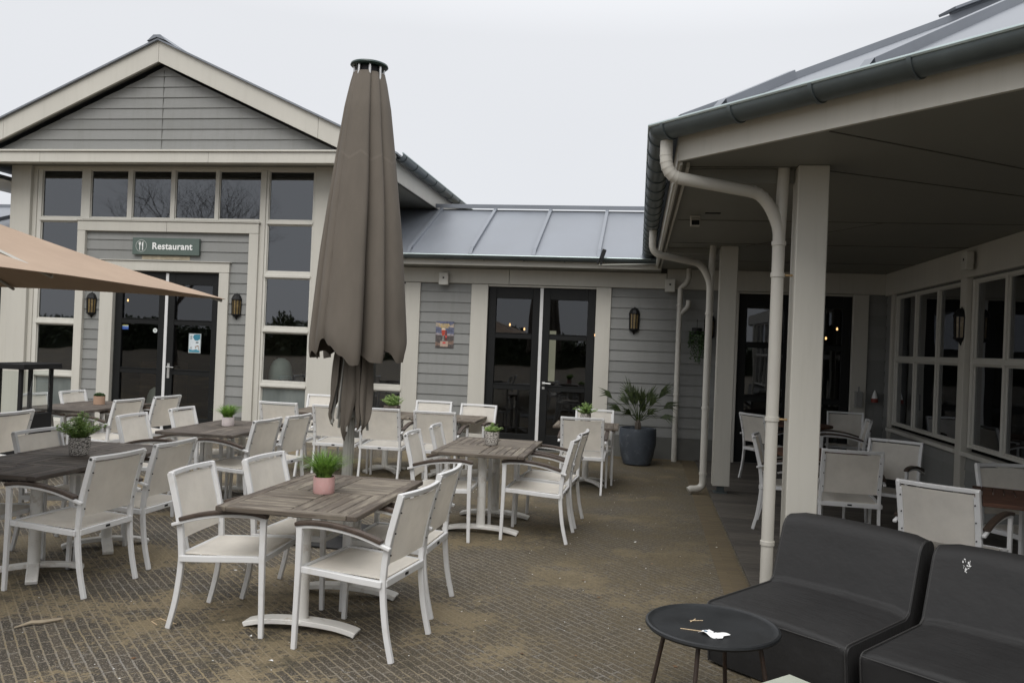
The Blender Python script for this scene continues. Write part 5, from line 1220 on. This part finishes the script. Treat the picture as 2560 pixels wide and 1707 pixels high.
flat('yellow_band', [(-.058, .022), (.058, .022), (.058, .039), (-.058, .039)], (.35, .32, .08)); flat('pale_band', [(-.058, .004), (.058, .004), (.058, .020), (-.058, .020)], (.30, .42, .60))
ST = empty('round_sticker', (-8.24, DY, 1.725), 0, 'round white sticker on the left leaf of the restaurant door', 'sticker'); PS = ST
flat('disc', [(.040*math.cos(R(a)), .040*math.sin(R(a))) for a in range(0, 360, 15)], (.62, .66, .64)); flat('grey_mark', [(.020*math.cos(R(a)), .020*math.sin(R(a))) for a in range(0, 360, 30)], (.35, .37, .36), -.0031)

# soffit camera, motion sensor, flood light on a white arm, wall dispenser
t = empty('dome_camera', (.42, 8.10, ZS), 0, 'small security camera under the veranda ceiling beside the gutter', 'camera')
b = MB(); b.box(-.05, .05, -.03, .03, -.03, 0); b.box(-.045, .045, -.06, .04, -.10, -.032); b.build('housing', M['pipe'], t, bevel=.006, local=True)
b = MB(); b.box(-.036, .036, -.075, -.0605, -.098, -.055); b.build('lens', M['black'], t, local=True)
t = empty('motion_sensor', (.36, 6.10, ZS), 0, 'white motion sensor in the corner of the veranda ceiling', 'sensor')
b = MB(); b.box(-.05, .05, -.02, .02, -.07, 0); b.lathe([(0, -.02), (.022, -.012), (.026, .012)], 14, (-.03, -.03, -.04)); b.build('housing', M['pipe'], t, bevel=.004, local=True)
t = empty('flood_light', (-.72, 12.66, 3.0), 0, 'black flood light clipped to a white arm in front of the middle gutter', 'lamp')
b = MB(); b.tube([(-.04, 0, -.01), (.30, .04, .01), (.85, .09, .035)], .014, 12); b.build('arm', M['soffit'], t, smooth=True, local=True)
b = MB(); b.M = Matrix.Translation((.0, 0, .10)) @ Matrix.Rotation(R(18), 4, 'Y'); b.box(-.03, .03, -.03, .03, -.02, .14); b.box(-.045, -.015, -.02, .02, -.10, -.0205); b.box(.01, .035, -.02, .02, -.10, -.0205); b.build('lamp_head', D, t, bevel=.004, local=True)
t = empty('soap_dispenser', (3.235, MY-.055, 1.12), 0, 'grey dispenser on the trim right of the far veranda door', 'dispenser')
b = MB(); b.box(-.05, .05, -.09, 0, -.14, .10); b.lathe([(.012, .10), (.010, .17), (.016, .175), (0, .18)], 10, (0, -.04, 0)); b.build('housing', plain('dispenser_grey', (.22, .22, .21), .4), t, bevel=.01, local=True)
t = empty('wall_ornament', (3.47, MY-.03, 1.14), 0, 'small red and white bell shaped ornament on the boards in the veranda corner', 'ornament')
b = MB(); b.lathe([(.045, -.01), (.03, .05), (.008, .11), (0, .115)], 14, (0, -.06, 0)); b.build('white_top', M['white_ink'], t, smooth=True, local=True)
b = MB(); b.lathe([(.05, -.07), (.052, -.012)], 14, (0, -.06, 0)); b.build('red_base', plain('red_plastic', (.20, .03, .02), .5), t, smooth=True, local=True)

# things lying on the ground
b = MB(); b.tube([(-3.47, 4.19, .008), (-3.42, 4.26, .02), (-3.38, 4.29, .016), (-3.33, 4.36, .012), (-3.30, 4.37, .02)], [.004, .011, .012, .010, .003], 6); tag(b.build('driftwood_stick', plain('bleached_wood', (.30, .25, .18), .9, var=.2)), 'short bleached stick lying on the bricks at the lower left', 'stick')
b = MB(); b.tube([(-2.76, 4.46, .004), (-2.82, 4.50, .005), (-2.80, 4.56, .005), (-2.74, 4.53, .004), (-2.66, 4.50, .004)], .0025, 5); tag(b.build('wire_loop', M['stick_wood']), 'thin curled straw on the bricks left of the nearest chair', 'straw')
def litter(n, xs, ys, sz, mat, name, label, cat):
    b = MB()
    for i in range(n):
        x, y = random.uniform(*xs), random.uniform(*ys); s = sz*random.uniform(.5, 1.4); a = random.uniform(0, 6.28); z = random.uniform(.002, .006)
        P = [(x+s*math.cos(a+q)*f, y+s*math.sin(a+q)*f, z+random.uniform(0, .35)*s) for q, f in ((0, 1), (1.2, .5), (2.4, .6), (3.4, .9), (4.6, .5))]; b.poly(P)
    tag(b.build(name, mat), label, cat, kind='stuff')
litter(330, (-4, 1.0), (3.2, 12.9), .006, M['paper'], 'grit', 'scattered pale grit and shell chips over the terrace', 'grit')
litter(60, (-3.5, 1.0), (3.2, 12.9), .013, M['paper'], 'pale_litter', 'scattered pale scraps and petals lying over the terrace', 'litter')
litter(90, (-4.5, 1.2), (3.2, 13.0), .014, M['deadleaf'], 'leaf_litter', 'scattered bits of brown leaf over the terrace', 'leaves')

# ================================================================== SURROUNDINGS behind the camera (seen only as reflections in the glass)
def bare_tree(x, y, h, label, seed):
    random.seed(seed); t = empty('bare_tree', (x, y, 0), 0, label, 'tree', 'bare trees across the square')
    b = MB(); tw = MB()
    def grow(p, d, l, r, lv):
        q = p+d*l; (b if lv < 3 else tw).tube([p, (p+q)/2+Vector((rnd(.04), rnd(.04), 0))*l, q], [r, r*.85, r*.68], 5 if lv < 3 else 3, False)
        if lv >= 8: return
        for k in range(3 if lv < 5 else 2):
            a = Vector((rnd(1), rnd(1), rnd(.6)+.25)).normalized(); nd = (d*(.8 if lv else .6)+a*.75).normalized(); grow(q, nd, l*random.uniform(.64, .84), r*.58, lv+1)
    grow(Vector((0, 0, 0)), Vector((0, 0, 1)), h*.25, h*.012, 0)
    b.build('trunk', M['bark'], t, local=True); tw.build('twigs', M['bark'], t, local=True)
bare_tree(-24.6, -14.5, 12.5, 'large bare tree across the square mirrored in the upper restaurant windows', 3)
bare_tree(9, -26, 8.5, 'bare tree across the square mirrored in the middle door glass', 5)
random.seed(11)
b = MB()
for i in range(26000):
    x = random.uniform(-60, 40); hmax = 2.5+1.1*noise.noise(Vector((x*.12, 3, 0)))+1.0*noise.noise(Vector((x*.5, 0, 0))); p = Vector((x, -42+rnd(1.6), hmax*random.random()**.6)); leafq(b, p, Vector((rnd(1), rnd(1), rnd(1))), Vector((rnd(1), rnd(1), 1)), .42, .30)
for i in range(100):
    x = -60+i; hh_ = 1.9+1.0*noise.noise(Vector((x*.12, 3, 0)))+.8*noise.noise(Vector((x*.5, 0, 0))); b.box(x, x+1.0, -42.6+rnd(.2), -41.3+rnd(.2), 0, hh_)
tag(b.build('hedge_row', M['hedge']), 'dark hedge across the square behind the photographer', 'hedge', kind='stuff')
